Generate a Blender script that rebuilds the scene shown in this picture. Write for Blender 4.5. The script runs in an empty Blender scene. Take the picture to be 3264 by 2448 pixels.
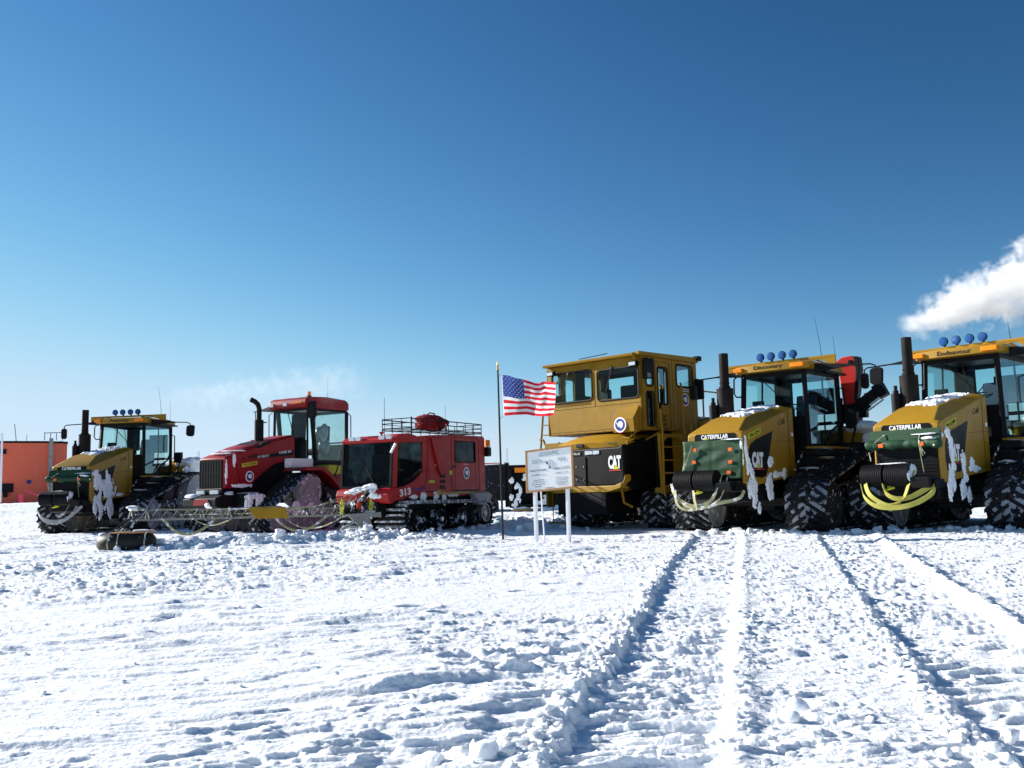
import bpy, math, random
import numpy as np
from mathutils import Vector, Matrix
R_ = math.radians
SC = bpy.context.scene
COL = SC.collection

# ------------------------------------------------------------------ camera
EYE = 0.9
PITCH = math.atan2(344, 3000); ROLL = R_(1.4)
cam_d = bpy.data.cameras.new('camera'); cam = bpy.data.objects.new('camera', cam_d); COL.objects.link(cam)
f = Vector((0, math.cos(PITCH), math.sin(PITCH)))
r0 = Vector((1, 0, 0)); u0 = Vector((0, -math.sin(PITCH), math.cos(PITCH)))
rr = r0 * math.cos(ROLL) - u0 * math.sin(ROLL); uu = u0 * math.cos(ROLL) + r0 * math.sin(ROLL)
M = Matrix((rr, uu, -f)).transposed().to_4x4(); M.translation = (0, 0, EYE)
cam.matrix_world = M
cam_d.sensor_width = 36; cam_d.lens = 36 * 3000 / 3264
cam_d.clip_start = 0.05; cam_d.clip_end = 20000
SC.camera = cam

# ------------------------------------------------------------------ light
SUN_A = R_(65)      # left of straight ahead
SUN_E = R_(22)
SDIR = Vector((-math.sin(SUN_A) * math.cos(SUN_E), math.cos(SUN_A) * math.cos(SUN_E), math.sin(SUN_E)))
world = bpy.data.worlds.new("World"); SC.world = world; world.use_nodes = True
wn = world.node_tree; bg = wn.nodes['Background']
SKY_GRADE = ((1.9, 10.8), (1.45, 3.45), (1.25, 1.85)); SKY_CAP = (.66, .83, 1.0); SKY_SIDE = .34
sky = wn.nodes.new('ShaderNodeTexSky'); sky.sky_type = 'NISHITA'; sky.sun_disc = False
sky.sun_elevation = SUN_E; sky.sun_rotation = math.atan2(SDIR.x, SDIR.y)
sky.altitude = 2800; sky.air_density = 0.8; sky.dust_density = 0.0; sky.ozone_density = 5.0
# clean, very dry polar air: deepen the red and green away from the horizon, a little brighter towards the sun
def wm(op, a, b):
    n = wn.nodes.new('ShaderNodeMath'); n.operation = op
    for i, v in enumerate((a, b)):
        if isinstance(v, (int, float)): n.inputs[i].default_value = v
        else: wn.links.new(v, n.inputs[i])
    return n.outputs[0]
sep = wn.nodes.new('ShaderNodeSeparateColor'); wn.links.new(sky.outputs[0], sep.inputs[0]); com = wn.nodes.new('ShaderNodeCombineColor')
geo = wn.nodes.new('ShaderNodeTexCoord'); dt = wn.nodes.new('ShaderNodeVectorMath'); dt.operation = 'DOT_PRODUCT'
wn.links.new(geo.outputs['Generated'], dt.inputs[0]); dt.inputs[1].default_value = (-1, 0, 0)
side = wm('ADD', wm('MULTIPLY', dt.outputs['Value'], SKY_SIDE), 1.0)
for ch in range(3):
    ga, am = SKY_GRADE[ch]
    v = wm('MULTIPLY', wm('POWER', wm('MULTIPLY', sep.outputs[ch], .1093), ga), am / .1093)
    v = wm('MULTIPLY', v, side)          # and let the horizon band level off at pale blue instead of white
    sh = wm('POWER', wm('ADD', wm('POWER', wm('MULTIPLY', v, .1093 / SKY_CAP[ch]), 3.0), 1.0), -1 / 3.0)
    wn.links.new(wm('MULTIPLY', v, sh), com.inputs[ch])
wn.links.new(com.outputs[0], bg.inputs[0]); bg.inputs[1].default_value = 0.053
sun_d = bpy.data.lights.new('sun', 'SUN'); sun_d.energy = 4.9; sun_d.angle = R_(0.5); sun_d.color = (1, .955, .89)
sun = bpy.data.objects.new('sun', sun_d); COL.objects.link(sun)
sun.rotation_euler = SDIR.to_track_quat('Z', 'Y').to_euler()
SC.view_settings.view_transform = 'Standard'; SC.view_settings.look = 'None'
SC.view_settings.exposure = 1.05; SC.view_settings.gamma = 1
SC.cycles.volume_bounces = 6
SC.cycles.max_bounces = 10; SC.cycles.transparent_max_bounces = 24

# ------------------------------------------------------------------ materials
MATS = {}
def nodes(name):
    m = bpy.data.materials.new(name); m.use_nodes = True
    return m, m.node_tree, m.node_tree.nodes['Principled BSDF']
def noise(nt, scale, detail=4, rough=.55, vec=None, mapscale=None):
    tc = nt.nodes.new('ShaderNodeTexCoord'); n = nt.nodes.new('ShaderNodeTexNoise')
    n.inputs['Scale'].default_value = scale; n.inputs['Detail'].default_value = detail; n.inputs['Roughness'].default_value = rough
    if mapscale:
        mp = nt.nodes.new('ShaderNodeMapping'); mp.inputs['Scale'].default_value = mapscale
        nt.links.new(tc.outputs['Object'], mp.inputs[0]); nt.links.new(mp.outputs[0], n.inputs['Vector'])
    else:
        nt.links.new(tc.outputs['Object'], n.inputs['Vector'])
    return n
def ramp(nt, src, p0, p1, c0=(0, 0, 0, 1), c1=(1, 1, 1, 1)):
    r = nt.nodes.new('ShaderNodeValToRGB'); r.color_ramp.elements[0].position = p0; r.color_ramp.elements[1].position = p1
    r.color_ramp.elements[0].color = c0; r.color_ramp.elements[1].color = c1
    nt.links.new(src, r.inputs[0]); return r
def mix(nt, fac, a, b):
    m = nt.nodes.new('ShaderNodeMix'); m.data_type = 'RGBA'
    nt.links.new(fac, m.inputs[0])
    for v, i in ((a, 6), (b, 7)):
        if isinstance(v, tuple): m.inputs[i].default_value = v
        else: nt.links.new(v, m.inputs[i])
    return m.outputs[2]
SNOWC = (.80, .84, .88, 1)
def paint(name, col, rough=.45, var=.25, frost=0.0, bump=.0, metal=0, spec=.28, coat=0, fscale=9, snowc=None):
    """weathered paint: uneven tone, dull patches, optional wind-packed snow specks"""
    m, nt, b = nodes(name)
    c = (*col, 1); d = tuple(v * (1 - var) for v in col) + (1,)
    n = noise(nt, 3.0, 6, .65); rp = ramp(nt, n.outputs[0], .3, .7, d, c)
    n2 = noise(nt, 13, 5, .65, mapscale=(1.4, 1.4, .28)); rp2 = ramp(nt, n2.outputs[0], .35, .75, (.72, .72, .72, 1), (1, 1, 1, 1))
    mm = nt.nodes.new('ShaderNodeMix'); mm.data_type = 'RGBA'; mm.blend_type = 'MULTIPLY'; mm.inputs[0].default_value = var
    nt.links.new(rp.outputs[0], mm.inputs[6]); nt.links.new(rp2.outputs[0], mm.inputs[7])
    out = mm.outputs[2]
    rr_ = ramp(nt, n.outputs[0], .3, .7, (rough + .15,) * 3 + (1,), (rough,) * 3 + (1,))
    rout = rr_.outputs[0]
    if frost > 0:
        n3 = noise(nt, fscale, 5, .6); rf = ramp(nt, n3.outputs[0], .66 - frost * .3, .70 - frost * .3)
        out = mix(nt, rf.outputs[0], out, snowc or SNOWC)
        rout = mix(nt, rf.outputs[0], rout, (.8, .8, .8, 1))
    nt.links.new(out, b.inputs['Base Color']); nt.links.new(rout, b.inputs['Roughness'])
    b.inputs['Metallic'].default_value = metal; b.inputs['Specular IOR Level'].default_value = spec
    b.inputs['Coat Weight'].default_value = coat
    if bump:
        bn = nt.nodes.new('ShaderNodeBump'); bn.inputs['Strength'].default_value = bump; bn.inputs['Distance'].default_value = .02
        n4 = noise(nt, 14, 5); nt.links.new(n4.outputs[0], bn.inputs['Height']); nt.links.new(bn.outputs[0], b.inputs['Normal'])
    MATS[name] = m; return m
YEL = paint('yellow paint', (.36, .195, .006), .42, .14, .0, spec=.38)
AGED = paint('aged yellow paint', (.31, .17, .007), .5, .22, .0, spec=.2)
YEL2 = paint('dull yellow paint', (.36, .195, .008), .45, .14, .0, spec=.2)
BLK = paint('black paint', (.0045, .0045, .006), .5, .3, spec=.18)
BLKF = paint('frosted black steel', (.012, .012, .014), .6, .3, .42)
PANEL = paint('black side panel', (.003, .003, .004), .4, .2, spec=.15)
RED = paint('tractor red', (.31, .006, .009), .42, .25, .0)
REDC = paint('snowcat red', (.40, .007, .010), .40, .2, .0)
REDK = paint('crane red', (.55, .02, .012), .4, .2)
ORG = paint('orange building paint', (.85, .16, .085), .65, .08)
RUB = paint('rubber', (.017, .017, .019), .75, .4, .12, fscale=9, snowc=(.50, .53, .57, 1))  # snow on the lugs coloured blue-grey, as snow looks in shade
RUBS = paint('snow packed rubber', (.022, .022, .025), .85, .3, .58, fscale=6, snowc=(.42, .45, .50, 1))  # packed snow greyed down: the shade on the belts is in its colour
RUBD = paint('dark rubber', (.009, .009, .010), .7, .3, .12, fscale=9)
WHEELW = paint('snow packed wheel', (.36, .355, .36), .85, .2, .2, bump=.4)
WHEELG = paint('grey wheel', (.035, .037, .040), .7, .4, .16, bump=.2)
STEEL = paint('galvanised steel', (.34, .34, .32), .45, .3, .2, metal=.5)
RAIL = paint('weathered aluminium', (.30, .29, .25), .6, .3, .12, fscale=12)
BRACE = paint('dull bracing', (.10, .10, .095), .6, .3, .25, fscale=10)
CLEAT = paint('frosted cleat', (.30, .31, .33), .6, .3, .48, fscale=9)
RUBW = paint('rubber wheel with packed snow', (.008, .008, .009), .7, .3, .34, fscale=5, snowc=(.62, .64, .68, 1))
STACK = paint('sooty exhaust steel', (.014, .011, .010), .7, .4, spec=.2)
GREEN = paint('green tarp', (.016, .062, .026), .5, .25, .0)
STRAP = paint('yellow webbing', (.46, .43, .09), .7, .25, .05)
STRAPP = paint('pale frosted webbing', (.40, .38, .21), .8, .25, .35)
PLATEY = paint('yellow green plate', (.60, .58, .03), .5, .15)
AMB = paint('amber lens', (.95, .26, .01), .2, .05)
ORT = paint('orange tag', (.85, .15, .02), .5, .1)
BLUEL = paint('blue lamp cover', (.008, .085, .30), .35, .15)
LENS = paint('clear lens', (.65, .68, .70), .12, .1, metal=.4)
WHITE = paint('white paint', (.90, .90, .89), .45, .03)
WPOST = paint('white post', (.86, .87, .88), .5, .04)
WOOD = paint('varnished wood', (.50, .27, .10), .5, .25)
PINKT = paint('pink tape', (.75, .05, .12), .6, .1)
NAVY = paint('navy seal', (.015, .03, .19), .5, .05)
REDRING = paint('seal red', (.55, .03, .04), .5, .05)
TXTG = paint('blue grey lettering', (.20, .34, .38), .6, .05)
TXTD = paint('grey lettering', (.16, .17, .17), .6, .05)
TXTB = paint('black lettering', (.012, .012, .012), .6, .05)
TXTW = paint('white lettering', (.80, .80, .80), .5, .05)
TXTBL = paint('blue lettering', (.05, .07, .35), .5, .05)
SEAT = paint('seat fabric', (.045, .06, .10), .85, .2)
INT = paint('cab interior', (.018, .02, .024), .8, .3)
CONT = paint('dark container', (.022, .022, .026), .6, .4, .05)
POLEB = paint('black pole', (.004, .006, .010), .35, .2)
GOLD = paint('gold finial', (.55, .35, .06), .3, .1, metal=.8)
OLIVE = paint('olive inner tube', (.022, .022, .016), .5, .3, .06)
BAGR = paint('red duffel fabric', (.26, .010, .014), .8, .35, .05, bump=.5)
GREYP = paint('grey fabric', (.42, .41, .43), .8, .15)
FOIL = paint('foil shade', (.35, .38, .36), .3, .5, metal=.6)

def snowmat(name, bumpd=.02, scale=40, strength=.5, sss=.0):
    m, nt, b = nodes(name)
    b.inputs['Base Color'].default_value = (.86, .885, .91, 1); b.inputs['Roughness'].default_value = .55
    b.inputs['Specular IOR Level'].default_value = .35
    b.inputs['Subsurface Weight'].default_value = sss; b.inputs['Subsurface Radius'].default_value = (.9, .95, 1.0); b.inputs['Subsurface Scale'].default_value = .03
    n = noise(nt, scale, 5, .6); n2 = noise(nt, scale / 6, 4, .6, mapscale=(1, 2.2, 1))
    ad = nt.nodes.new('ShaderNodeMath'); ad.operation = 'MULTIPLY_ADD'; ad.inputs[1].default_value = 2.2
    nt.links.new(n2.outputs[0], ad.inputs[0]); nt.links.new(n.outputs[0], ad.inputs[2])
    bn = nt.nodes.new('ShaderNodeBump'); bn.inputs['Strength'].default_value = strength; bn.inputs['Distance'].default_value = bumpd
    nt.links.new(ad.outputs[0], bn.inputs['Height']); nt.links.new(bn.outputs[0], b.inputs['Normal'])
    MATS[name] = m; return m
SNOW = snowmat('snow', .012, 42, .8, sss=.5)
SNOWP = snowmat('packed snow', .03, 18, .5)

def glassmat(name, tint, gloss=.06, opac=0.0, dark=(.01, .012, .014)):
    m = bpy.data.materials.new(name); m.use_nodes = True; nt = m.node_tree; nt.nodes.clear()
    o = nt.nodes.new('ShaderNodeOutputMaterial'); t = nt.nodes.new('ShaderNodeBsdfTransparent'); t.inputs[0].default_value = (*tint, 1)
    g = nt.nodes.new('ShaderNodeBsdfGlossy'); g.inputs['Roughness'].default_value = .03; g.inputs[0].default_value = (.8, .85, .9, 1)
    fr = nt.nodes.new('ShaderNodeFresnel'); fr.inputs[0].default_value = 1.28
    mx = nt.nodes.new('ShaderNodeMixShader'); hf = nt.nodes.new('ShaderNodeMath'); hf.operation = 'MULTIPLY'; hf.inputs[1].default_value = .4; nt.links.new(fr.outputs[0], hf.inputs[0]); nt.links.new(hf.outputs[0], mx.inputs[0]); nt.links.new(t.outputs[0], mx.inputs[1]); nt.links.new(g.outputs[0], mx.inputs[2])
    last = mx
    if opac > 0:
        d = nt.nodes.new('ShaderNodeBsdfDiffuse'); d.inputs[0].default_value = (*dark, 1)
        n = noise(nt, 5, 4); rp = ramp(nt, n.outputs[0], .3, .75, (opac * .5,) * 3 + (1,), (min(1, opac * 1.5),) * 3 + (1,))
        mx2 = nt.nodes.new('ShaderNodeMixShader'); nt.links.new(rp.outputs[0], mx2.inputs[0]); nt.links.new(mx.outputs[0], mx2.inputs[1]); nt.links.new(d.outputs[0], mx2.inputs[2]); last = mx2
    nt.links.new(last.outputs[0], o.inputs[0]); return m
GLASS = glassmat('tinted glass', (.89, .98, .965))
GLASSF = glassmat('fogged glass', (.90, .98, .965), opac=.07, dark=(.34, .50, .52))
GLASSD = glassmat('dark glass', (.55, .62, .64), opac=.35)

def clothmat(name, col):
    m = bpy.data.materials.new(name); m.use_nodes = True; nt = m.node_tree; nt.nodes.clear()
    o = nt.nodes.new('ShaderNodeOutputMaterial'); d = nt.nodes.new('ShaderNodeBsdfDiffuse'); t = nt.nodes.new('ShaderNodeBsdfTranslucent')
    n = noise(nt, 60, 3); rp = ramp(nt, n.outputs[0], .3, .7, tuple(v * .9 for v in col) + (1,), (*col, 1))
    for s in (d, t): nt.links.new(rp.outputs[0], s.inputs[0])
    mx = nt.nodes.new('ShaderNodeMixShader'); mx.inputs[0].default_value = .5
    nt.links.new(d.outputs[0], mx.inputs[1]); nt.links.new(t.outputs[0], mx.inputs[2]); nt.links.new(mx.outputs[0], o.inputs[0]); return m
FRED = clothmat('flag red', (.72, .03, .05)); FWHT = clothmat('flag white', (.80, .80, .80)); FBLU = clothmat('flag blue', (.04, .07, .30))

# ------------------------------------------------------------------ mesh builder
class MB:
    def __init__(s): s.v = []; s.f = []; s.m = []; s.mi = 0
    def add(s, vs, fs):
        k = len(s.v); s.v += [tuple(map(float, v)) for v in vs]
        for q in fs: s.f.append(tuple(i + k for i in q)); s.m.append(s.mi)
        return s
    def box(s, x0, x1, y0, y1, z0, z1, M=None):
        vs = [Vector((x, y, z)) for x in (x0, x1) for y in (y0, y1) for z in (z0, z1)]
        if M is not None: vs = [M @ v for v in vs]
        return s.add(vs, [(0, 1, 3, 2), (4, 6, 7, 5), (0, 4, 5, 1), (2, 3, 7, 6), (0, 2, 6, 4), (1, 5, 7, 3)])
    def prism(s, pts, ax, a, b):
        """polygon (2-D pts) swept along axis ax from a to b"""
        def P(p, t):
            return {'x': (t, p[0], p[1]), 'y': (p[0], t, p[1]), 'z': (p[0], p[1], t)}[ax]
        n = len(pts); vs = [P(p, a) for p in pts] + [P(p, b) for p in pts]
        fs = [tuple(range(n)), tuple(range(2 * n - 1, n - 1, -1))] + [(i, i + n, (i + 1) % n + n, (i + 1) % n) for i in range(n)]
        return s.add(vs, fs)
    def cyl(s, p1, p2, r1, r2=None, n=14, cap=True):
        r2 = r1 if r2 is None else r2; p1 = Vector(p1); p2 = Vector(p2); d = (p2 - p1).normalized()
        a = d.orthogonal().normalized(); b = d.cross(a)
        vs = []
        for p, r in ((p1, r1), (p2, r2)):
            for i in range(n):
                t = 2 * math.pi * i / n; vs.append(p + (a * math.cos(t) + b * math.sin(t)) * r)
        fs = [(i, (i + 1) % n, (i + 1) % n + n, i + n) for i in range(n)]
        if cap: fs += [tuple(range(n - 1, -1, -1)), tuple(range(n, 2 * n))]
        return s.add(vs, fs)
    def bar(s, p1, p2, w, h=None, up=(0, 0, 1)):
        h = w if h is None else h; p1 = Vector(p1); p2 = Vector(p2); d = (p2 - p1).normalized(); up = Vector(up)
        a = d.cross(up)
        if a.length < 1e-3: a = d.orthogonal()
        a.normalize(); b = a.cross(d)
        vs = [p + a * (i * w / 2) + b * (j * h / 2) for p in (p1, p2) for i, j in ((-1, -1), (1, -1), (1, 1), (-1, 1))]
        return s.add(vs, [(3, 2, 1, 0), (4, 5, 6, 7), (0, 1, 5, 4), (1, 2, 6, 5), (2, 3, 7, 6), (3, 0, 4, 7)])
    def tube(s, path, r, n=8):
        path = [Vector(p) for p in path]; vs = []; a = None
        for i, p in enumerate(path):
            d = (path[min(i + 1, len(path) - 1)] - path[max(i - 1, 0)]).normalized()
            a = d.orthogonal().normalized() if a is None else (a - d * a.dot(d)).normalized()
            b = d.cross(a); rad = r[i] if isinstance(r, (list, tuple)) else r
            vs += [p + (a * math.cos(2 * math.pi * k / n) + b * math.sin(2 * math.pi * k / n)) * rad for k in range(n)]
        fs = [(i * n + k, i * n + (k + 1) % n, (i + 1) * n + (k + 1) % n, (i + 1) * n + k) for i in range(len(path) - 1) for k in range(n)]
        fs += [tuple(range(n - 1, -1, -1)), tuple(range((len(path) - 1) * n, len(path) * n))]
        return s.add(vs, fs)
    def ribbon(s, path, side, w, t):
        """flat webbing along a path, 'side' is the width direction (one or per point)"""
        path = [Vector(p) for p in path]; N = len(path); vs = []
        for i, p in enumerate(path):
            d = (path[min(i + 1, N - 1)] - path[max(i - 1, 0)]).normalized()
            sd = Vector(side[i] if isinstance(side, list) else side); sd = (sd - d * sd.dot(d)).normalized(); nn = d.cross(sd)
            vs += [p + sd * (a * w / 2) + nn * (b * t / 2) for a, b in ((-1, -1), (1, -1), (1, 1), (-1, 1))]
        fs = [(i * 4 + k, i * 4 + (k + 1) % 4, (i + 1) * 4 + (k + 1) % 4, (i + 1) * 4 + k) for i in range(N - 1) for k in range(4)]
        fs += [(3, 2, 1, 0), tuple((N - 1) * 4 + k for k in range(4))]
        return s.add(vs, fs)
    def lathe(s, prof, c, ax='y', n=24):
        c = Vector(c); vs = []
        for (r, h) in prof:
            for k in range(n):
                t = 2 * math.pi * k / n; a, b = r * math.cos(t), r * math.sin(t)
                vs.append(c + Vector({'y': (a, h, b), 'x': (h, a, b), 'z': (a, b, h)}[ax]))
        m = len(prof)
        fs = [(i * n + k, i * n + (k + 1) % n, (i + 1) * n + (k + 1) % n, (i + 1) * n + k) for i in range(m - 1) for k in range(n)]
        fs += [tuple(range(n - 1, -1, -1)), tuple(range((m - 1) * n, m * n))]
        return s.add(vs, fs)
    def blob(s, c, r, seed, sub=2, rough=.3):
        """irregular lump"""
        V, F = ICO[sub]; rnd = np.random.RandomState(seed)
        ph = rnd.rand(4, 3) * 6.3; fr = rnd.randn(4, 3) * 2.2
        d = 1 + rough * sum(np.sin(V @ fr[i] + ph[i, 0]) for i in range(4)) / 2.2
        P = V * d[:, None] * np.array(r) + np.array(c)
        return s.add(P.tolist(), F)
    def build(s, name, mat, parent=None, bevel=0, smooth=False, seg=2, label=None):
        me = bpy.data.meshes.new(name); me.from_pydata(s.v, [], s.f)
        for mm in (mat if isinstance(mat, (list, tuple)) else [mat]): me.materials.append(mm)
        if any(s.m): me.polygons.foreach_set('material_index', s.m)
        me.validate(); me.update()
        import bmesh
        bm = bmesh.new(); bm.from_mesh(me); bmesh.ops.recalc_face_normals(bm, faces=bm.faces); bm.to_mesh(me); bm.free()
        o = bpy.data.objects.new(name, me); COL.objects.link(o)
        if parent is not None: o.parent = parent
        if bevel:
            b = o.modifiers.new('bevel', 'BEVEL'); b.width = bevel; b.segments = seg; b.limit_method = 'ANGLE'; b.angle_limit = R_(30)
            for p in me.polygons: p.use_smooth = True
            try:
                b.harden_normals = True
            except Exception: pass
        elif smooth:
            me.polygons.foreach_set('use_smooth', [True] * len(me.polygons))
            try: me.set_sharp_from_angle(angle=R_(40))
            except Exception: pass
        if label: o['label'] = label
        return o
def _ico(sub):
    import bmesh
    bm = bmesh.new(); bmesh.ops.create_icosphere(bm, subdivisions=sub, radius=1)
    V = np.array([v.co[:] for v in bm.verts]); F = [tuple(v.index for v in q.verts) for q in bm.faces]; bm.free(); return V, F
ICO = {k: _ico(k) for k in (1, 2, 3)}

def thing(name, label, cat, loc=(0, 0, 0), rz=0, group=None, rx=0, ry=0):
    o = bpy.data.objects.new(name, None); COL.objects.link(o); o.empty_display_size = .3
    o.location = loc; o.rotation_euler = (rx, ry, rz); o['label'] = label; o['category'] = cat
    if group: o['group'] = group
    return o
def tag(o, label, cat, group=None):
    o['label'] = label; o['category'] = cat
    if group: o['group'] = group
    return o
def vehicle(name, label, cat, x, y, yawdeg, group=None):
    """local +x points forward, local +y towards the viewer's right"""
    p = R_(yawdeg)
    return thing(name, label, cat, (x, y, 0), math.atan2(-math.cos(p), -math.sin(p)), group)

def lettering(s, origin, u, v, w, h, mat, parent, name='lettering', bold=.0, thick=.004, shear=0, arc=None):
    """text whose bounding box is w x h, lower-left corner at origin"""
    cu = bpy.data.curves.new('t', 'FONT'); cu.body = s; cu.extrude = 0; cu.offset = bold; cu.align_x = 'CENTER'; cu.shear = shear
    cu.resolution_u = 3
    o = bpy.data.objects.new('t', cu); COL.objects.link(o)
    dg = bpy.context.evaluated_depsgraph_get(); dg.update()
    me = bpy.data.meshes.new_from_object(o.evaluated_get(dg)); bpy.data.objects.remove(o); bpy.data.curves.remove(cu)
    n = len(me.vertices); co = np.empty(n * 3); me.vertices.foreach_get('co', co); co = co.reshape(-1, 3)
    mn, mx_ = co.min(0), co.max(0); q = (co - mn) / np.maximum(mx_ - mn, 1e-6)
    u = Vector(u).normalized(); v = Vector(v).normalized(); nn = u.cross(v); O = Vector(origin)
    P = np.array(O) + q[:, :1] * w * np.array(u) + q[:, 1:2] * h * np.array(v)
    if arc: P = arc(P, q)
    top = P + np.array(nn) * thick
    fs = [tuple(p.vertices) for p in me.polygons]
    # side walls from boundary edges
    cnt = {}
    for q_ in fs:
        for a, b in zip(q_, q_[1:] + q_[:1]): cnt[(a, b)] = 1
    side = [(a, b, b + n, a + n) for (a, b) in cnt if (b, a) not in cnt]
    bpy.data.meshes.remove(me)
    mb = MB(); mb.add(np.vstack([P, top]).tolist(), [tuple(i + n for i in q_) for q_ in fs] + side)
    o = mb.build(name, mat, parent); return o

ANT = [(-.92, .62), (-.78, .50), (-.66, .30), (-.50, .18), (-.42, .42), (-.20, .62), (.10, .72), (.42, .66), (.66, .44), (.74, .12), (.70, -.22), (.52, -.52), (.24, -.70), (.02, -.60), (-.05, -.32), (-.22, -.22), (-.36, -.42), (-.52, -.30), (-.56, -.05), (-.66, .08), (-.80, .28), (-.95, .46)]
def seal(c, u, v, r, parent):
    """round antarctic programme seal: red rim, white ring, navy disc, white continent"""
    c = Vector(c); u = Vector(u); v = Vector(v); n = u.cross(v)
    mb = MB()
    for k, (rad, t) in enumerate(((1.0, .004), (.94, .007), (.76, .010))):
        mb.mi = k; mb.cyl(c, c + n * t, r * rad, n=28)
    mb.mi = 1
    pts = [c + n * .013 + (u * a + v * b) * r * .62 for a, b in ANT]
    back = [p - n * .004 for p in pts]; m = len(pts)
    mb.add(pts + back, [tuple(range(m))] + [(i, (i + 1) % m, (i + 1) % m + m, i + m) for i in range(m)])
    return mb.build('seal_decal', [REDRING, WHITE, NAVY], parent)

def hull_path(circles, step=.05):
    """closed outline (x,z,nx,nz) tight around circles"""
    pts = []
    for (cx, cz, r) in circles:
        for k in range(96):
            t = 2 * math.pi * k / 96; pts.append((cx + r * math.cos(t), cz + r * math.sin(t)))
    pts = sorted(set(pts))
    def half(ps):
        h = []
        for p in ps:
            while len(h) > 1 and (h[-1][0] - h[-2][0]) * (p[1] - h[-2][1]) - (h[-1][1] - h[-2][1]) * (p[0] - h[-2][0]) <= 0: h.pop()
            h.append(p)
        return h
    lo = half(pts); up = half(pts[::-1]); hp = np.array(lo[:-1] + up[:-1])
    seg = np.linalg.norm(np.roll(hp, -1, 0) - hp, axis=1); L = seg.sum(); cum = np.concatenate([[0], np.cumsum(seg)])
    cl = np.vstack([hp, hp[:1]])
    def P(s):
        s = s % L; x = np.interp(s, cum, cl[:, 0]); z = np.interp(s, cum, cl[:, 1])
        s1 = (s + .03) % L; s0 = (s - .03) % L
        dx = np.interp(s1, cum, cl[:, 0]) - np.interp(s0, cum, cl[:, 0]); dz = np.interp(s1, cum, cl[:, 1]) - np.interp(s0, cum, cl[:, 1])
        l = math.hypot(dx, dz) + 1e-9
        return x, z, dz / l, -dx / l
    return P, L
def wheel(mb, cx, cz, y0, y1, r, hub=.35, out=1):
    """disc wheel with dished centre, faces at y0..y1"""
    a, b = (y0, y1)
    mb.lathe([(r * .05, a + .02 ), (r * hub, a + .02), (r * (hub + .08), a + .06), (r * .82, a + .05), (r * .86, a), (r, a), (r, b), (r * .86, b), (r * .82, b - .05), (r * (hub + .08), b - .06), (r * hub, b - .02), (r * .05, b - .02)], (cx, 0, cz), 'y', 28)
def belt_track(parent, yc, w, circles, wheels, lug='chevron', beltmat=RUBS, lugmat=RUB, pitch=.165, lugh=.06, wheelmat=None, seed=0, name='track'):
    P, L = hull_path(circles)
    mb = MB(); N = int(L / .06); t = .04
    vs = []
    for i in range(N):
        x, z, nx, nz = P(i * L / N)
        vs += [(x, yc - w / 2, z), (x, yc + w / 2, z), (x + nx * t, yc + w / 2, z + nz * t), (x + nx * t, yc - w / 2, z + nz * t)]
    fs = [(i * 4 + k, i * 4 + (k + 1) % 4, ((i + 1) % N) * 4 + (k + 1) % 4, ((i + 1) % N) * 4 + k) for i in range(N) for k in range(4)]
    mb.add(vs, fs); tr = mb.build(name, beltmat, parent, smooth=True)
    mb = MB(); n = int(L / pitch)
    for i in range(n):
        s0 = i * L / n
        if lug == 'chevron':
            for sg in (-1, 1):
                sec = []
                off = 0 if sg > 0 else pitch / 2
                for k in range(5):
                    u = k / 4; ss = s0 + off - u * .26
                    y = yc + sg * (.02 + u * (w / 2 - .0))
                    y = max(yc - w / 2 - .01, min(yc + w / 2 + .01, y))
                    wd = .075
                    for (ds, hh) in ((-wd / 2, t * .8), (wd / 2, t * .8), (wd / 2 * .7, t + lugh), (-wd / 2 * .7, t + lugh)):
                        x, z, nx, nz = P(ss + ds); sec.append((x + nx * hh, y, z + nz * hh))
                fs = [(k * 4 + j, k * 4 + (j + 1) % 4, (k + 1) * 4 + (j + 1) % 4, (k + 1) * 4 + j) for k in range(4) for j in range(4)] + [(3, 2, 1, 0), (16, 17, 18, 19)]
                mb.add(sec, fs)
        else:
            rs = []
            for y in (yc - w / 2 - .055, yc + w / 2 + .055):
                for (ds, hh) in ((-.025, t * .5), (.025, t * .5), (.012, t + lugh), (-.012, t + lugh)):
                    x, z, nx, nz = P(s0 + ds); rs.append((x + nx * hh, y, z + nz * hh))
            mb.add(rs, [(3, 2, 1, 0), (4, 5, 6, 7), (0, 1, 5, 4), (1, 2, 6, 5), (2, 3, 7, 6), (3, 0, 4, 7)])
    mb.build('tread', lugmat, tr)
    for (nm, cx, cz, r, mt) in wheels:
        mb = MB(); ww = w * (.30 if nm != 'drive_wheel' else .36)
        for a in ((yc - w / 2 + .02), (yc + w / 2 - .02 - ww)):
            wheel(mb, cx, cz, a, a + ww, r)
        mb.cyl((cx, yc - w / 2 + .05, cz), (cx, yc + w / 2 - .05, cz), r * .25, n=12)
        mb.build(nm, mt, tr, smooth=True)
    return tr, P, L

def pane(mb, a, b, c, d, t=.01):
    """thin glass sheet through four corners"""
    a, b, c, d = map(Vector, (a, b, c, d)); n = (b - a).cross(d - a).normalized() * t
    return mb.add([a, b, c, d, a + n, b + n, c + n, d + n], [(0, 1, 2, 3), (7, 6, 5, 4), (0, 4, 5, 1), (1, 5, 6, 2), (2, 6, 7, 3), (3, 7, 4, 0)])
def frame(mb, pts, w, d):
    """mitred-looking frame of bars round a loop of corners"""
    for a, b in zip(pts, pts[1:] + pts[:1]): mb.bar(a, b, w, d)

def snow_on(parent, spots, seed=0, name='snow_patch', rough=.35):
    mb = MB()
    for i, (c, r) in enumerate(spots): mb.blob(c, r, seed * 100 + i, 3, rough)
    o = mb.build(name, SNOWP, parent, smooth=True); o['kind'] = 'stuff'; return o

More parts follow.
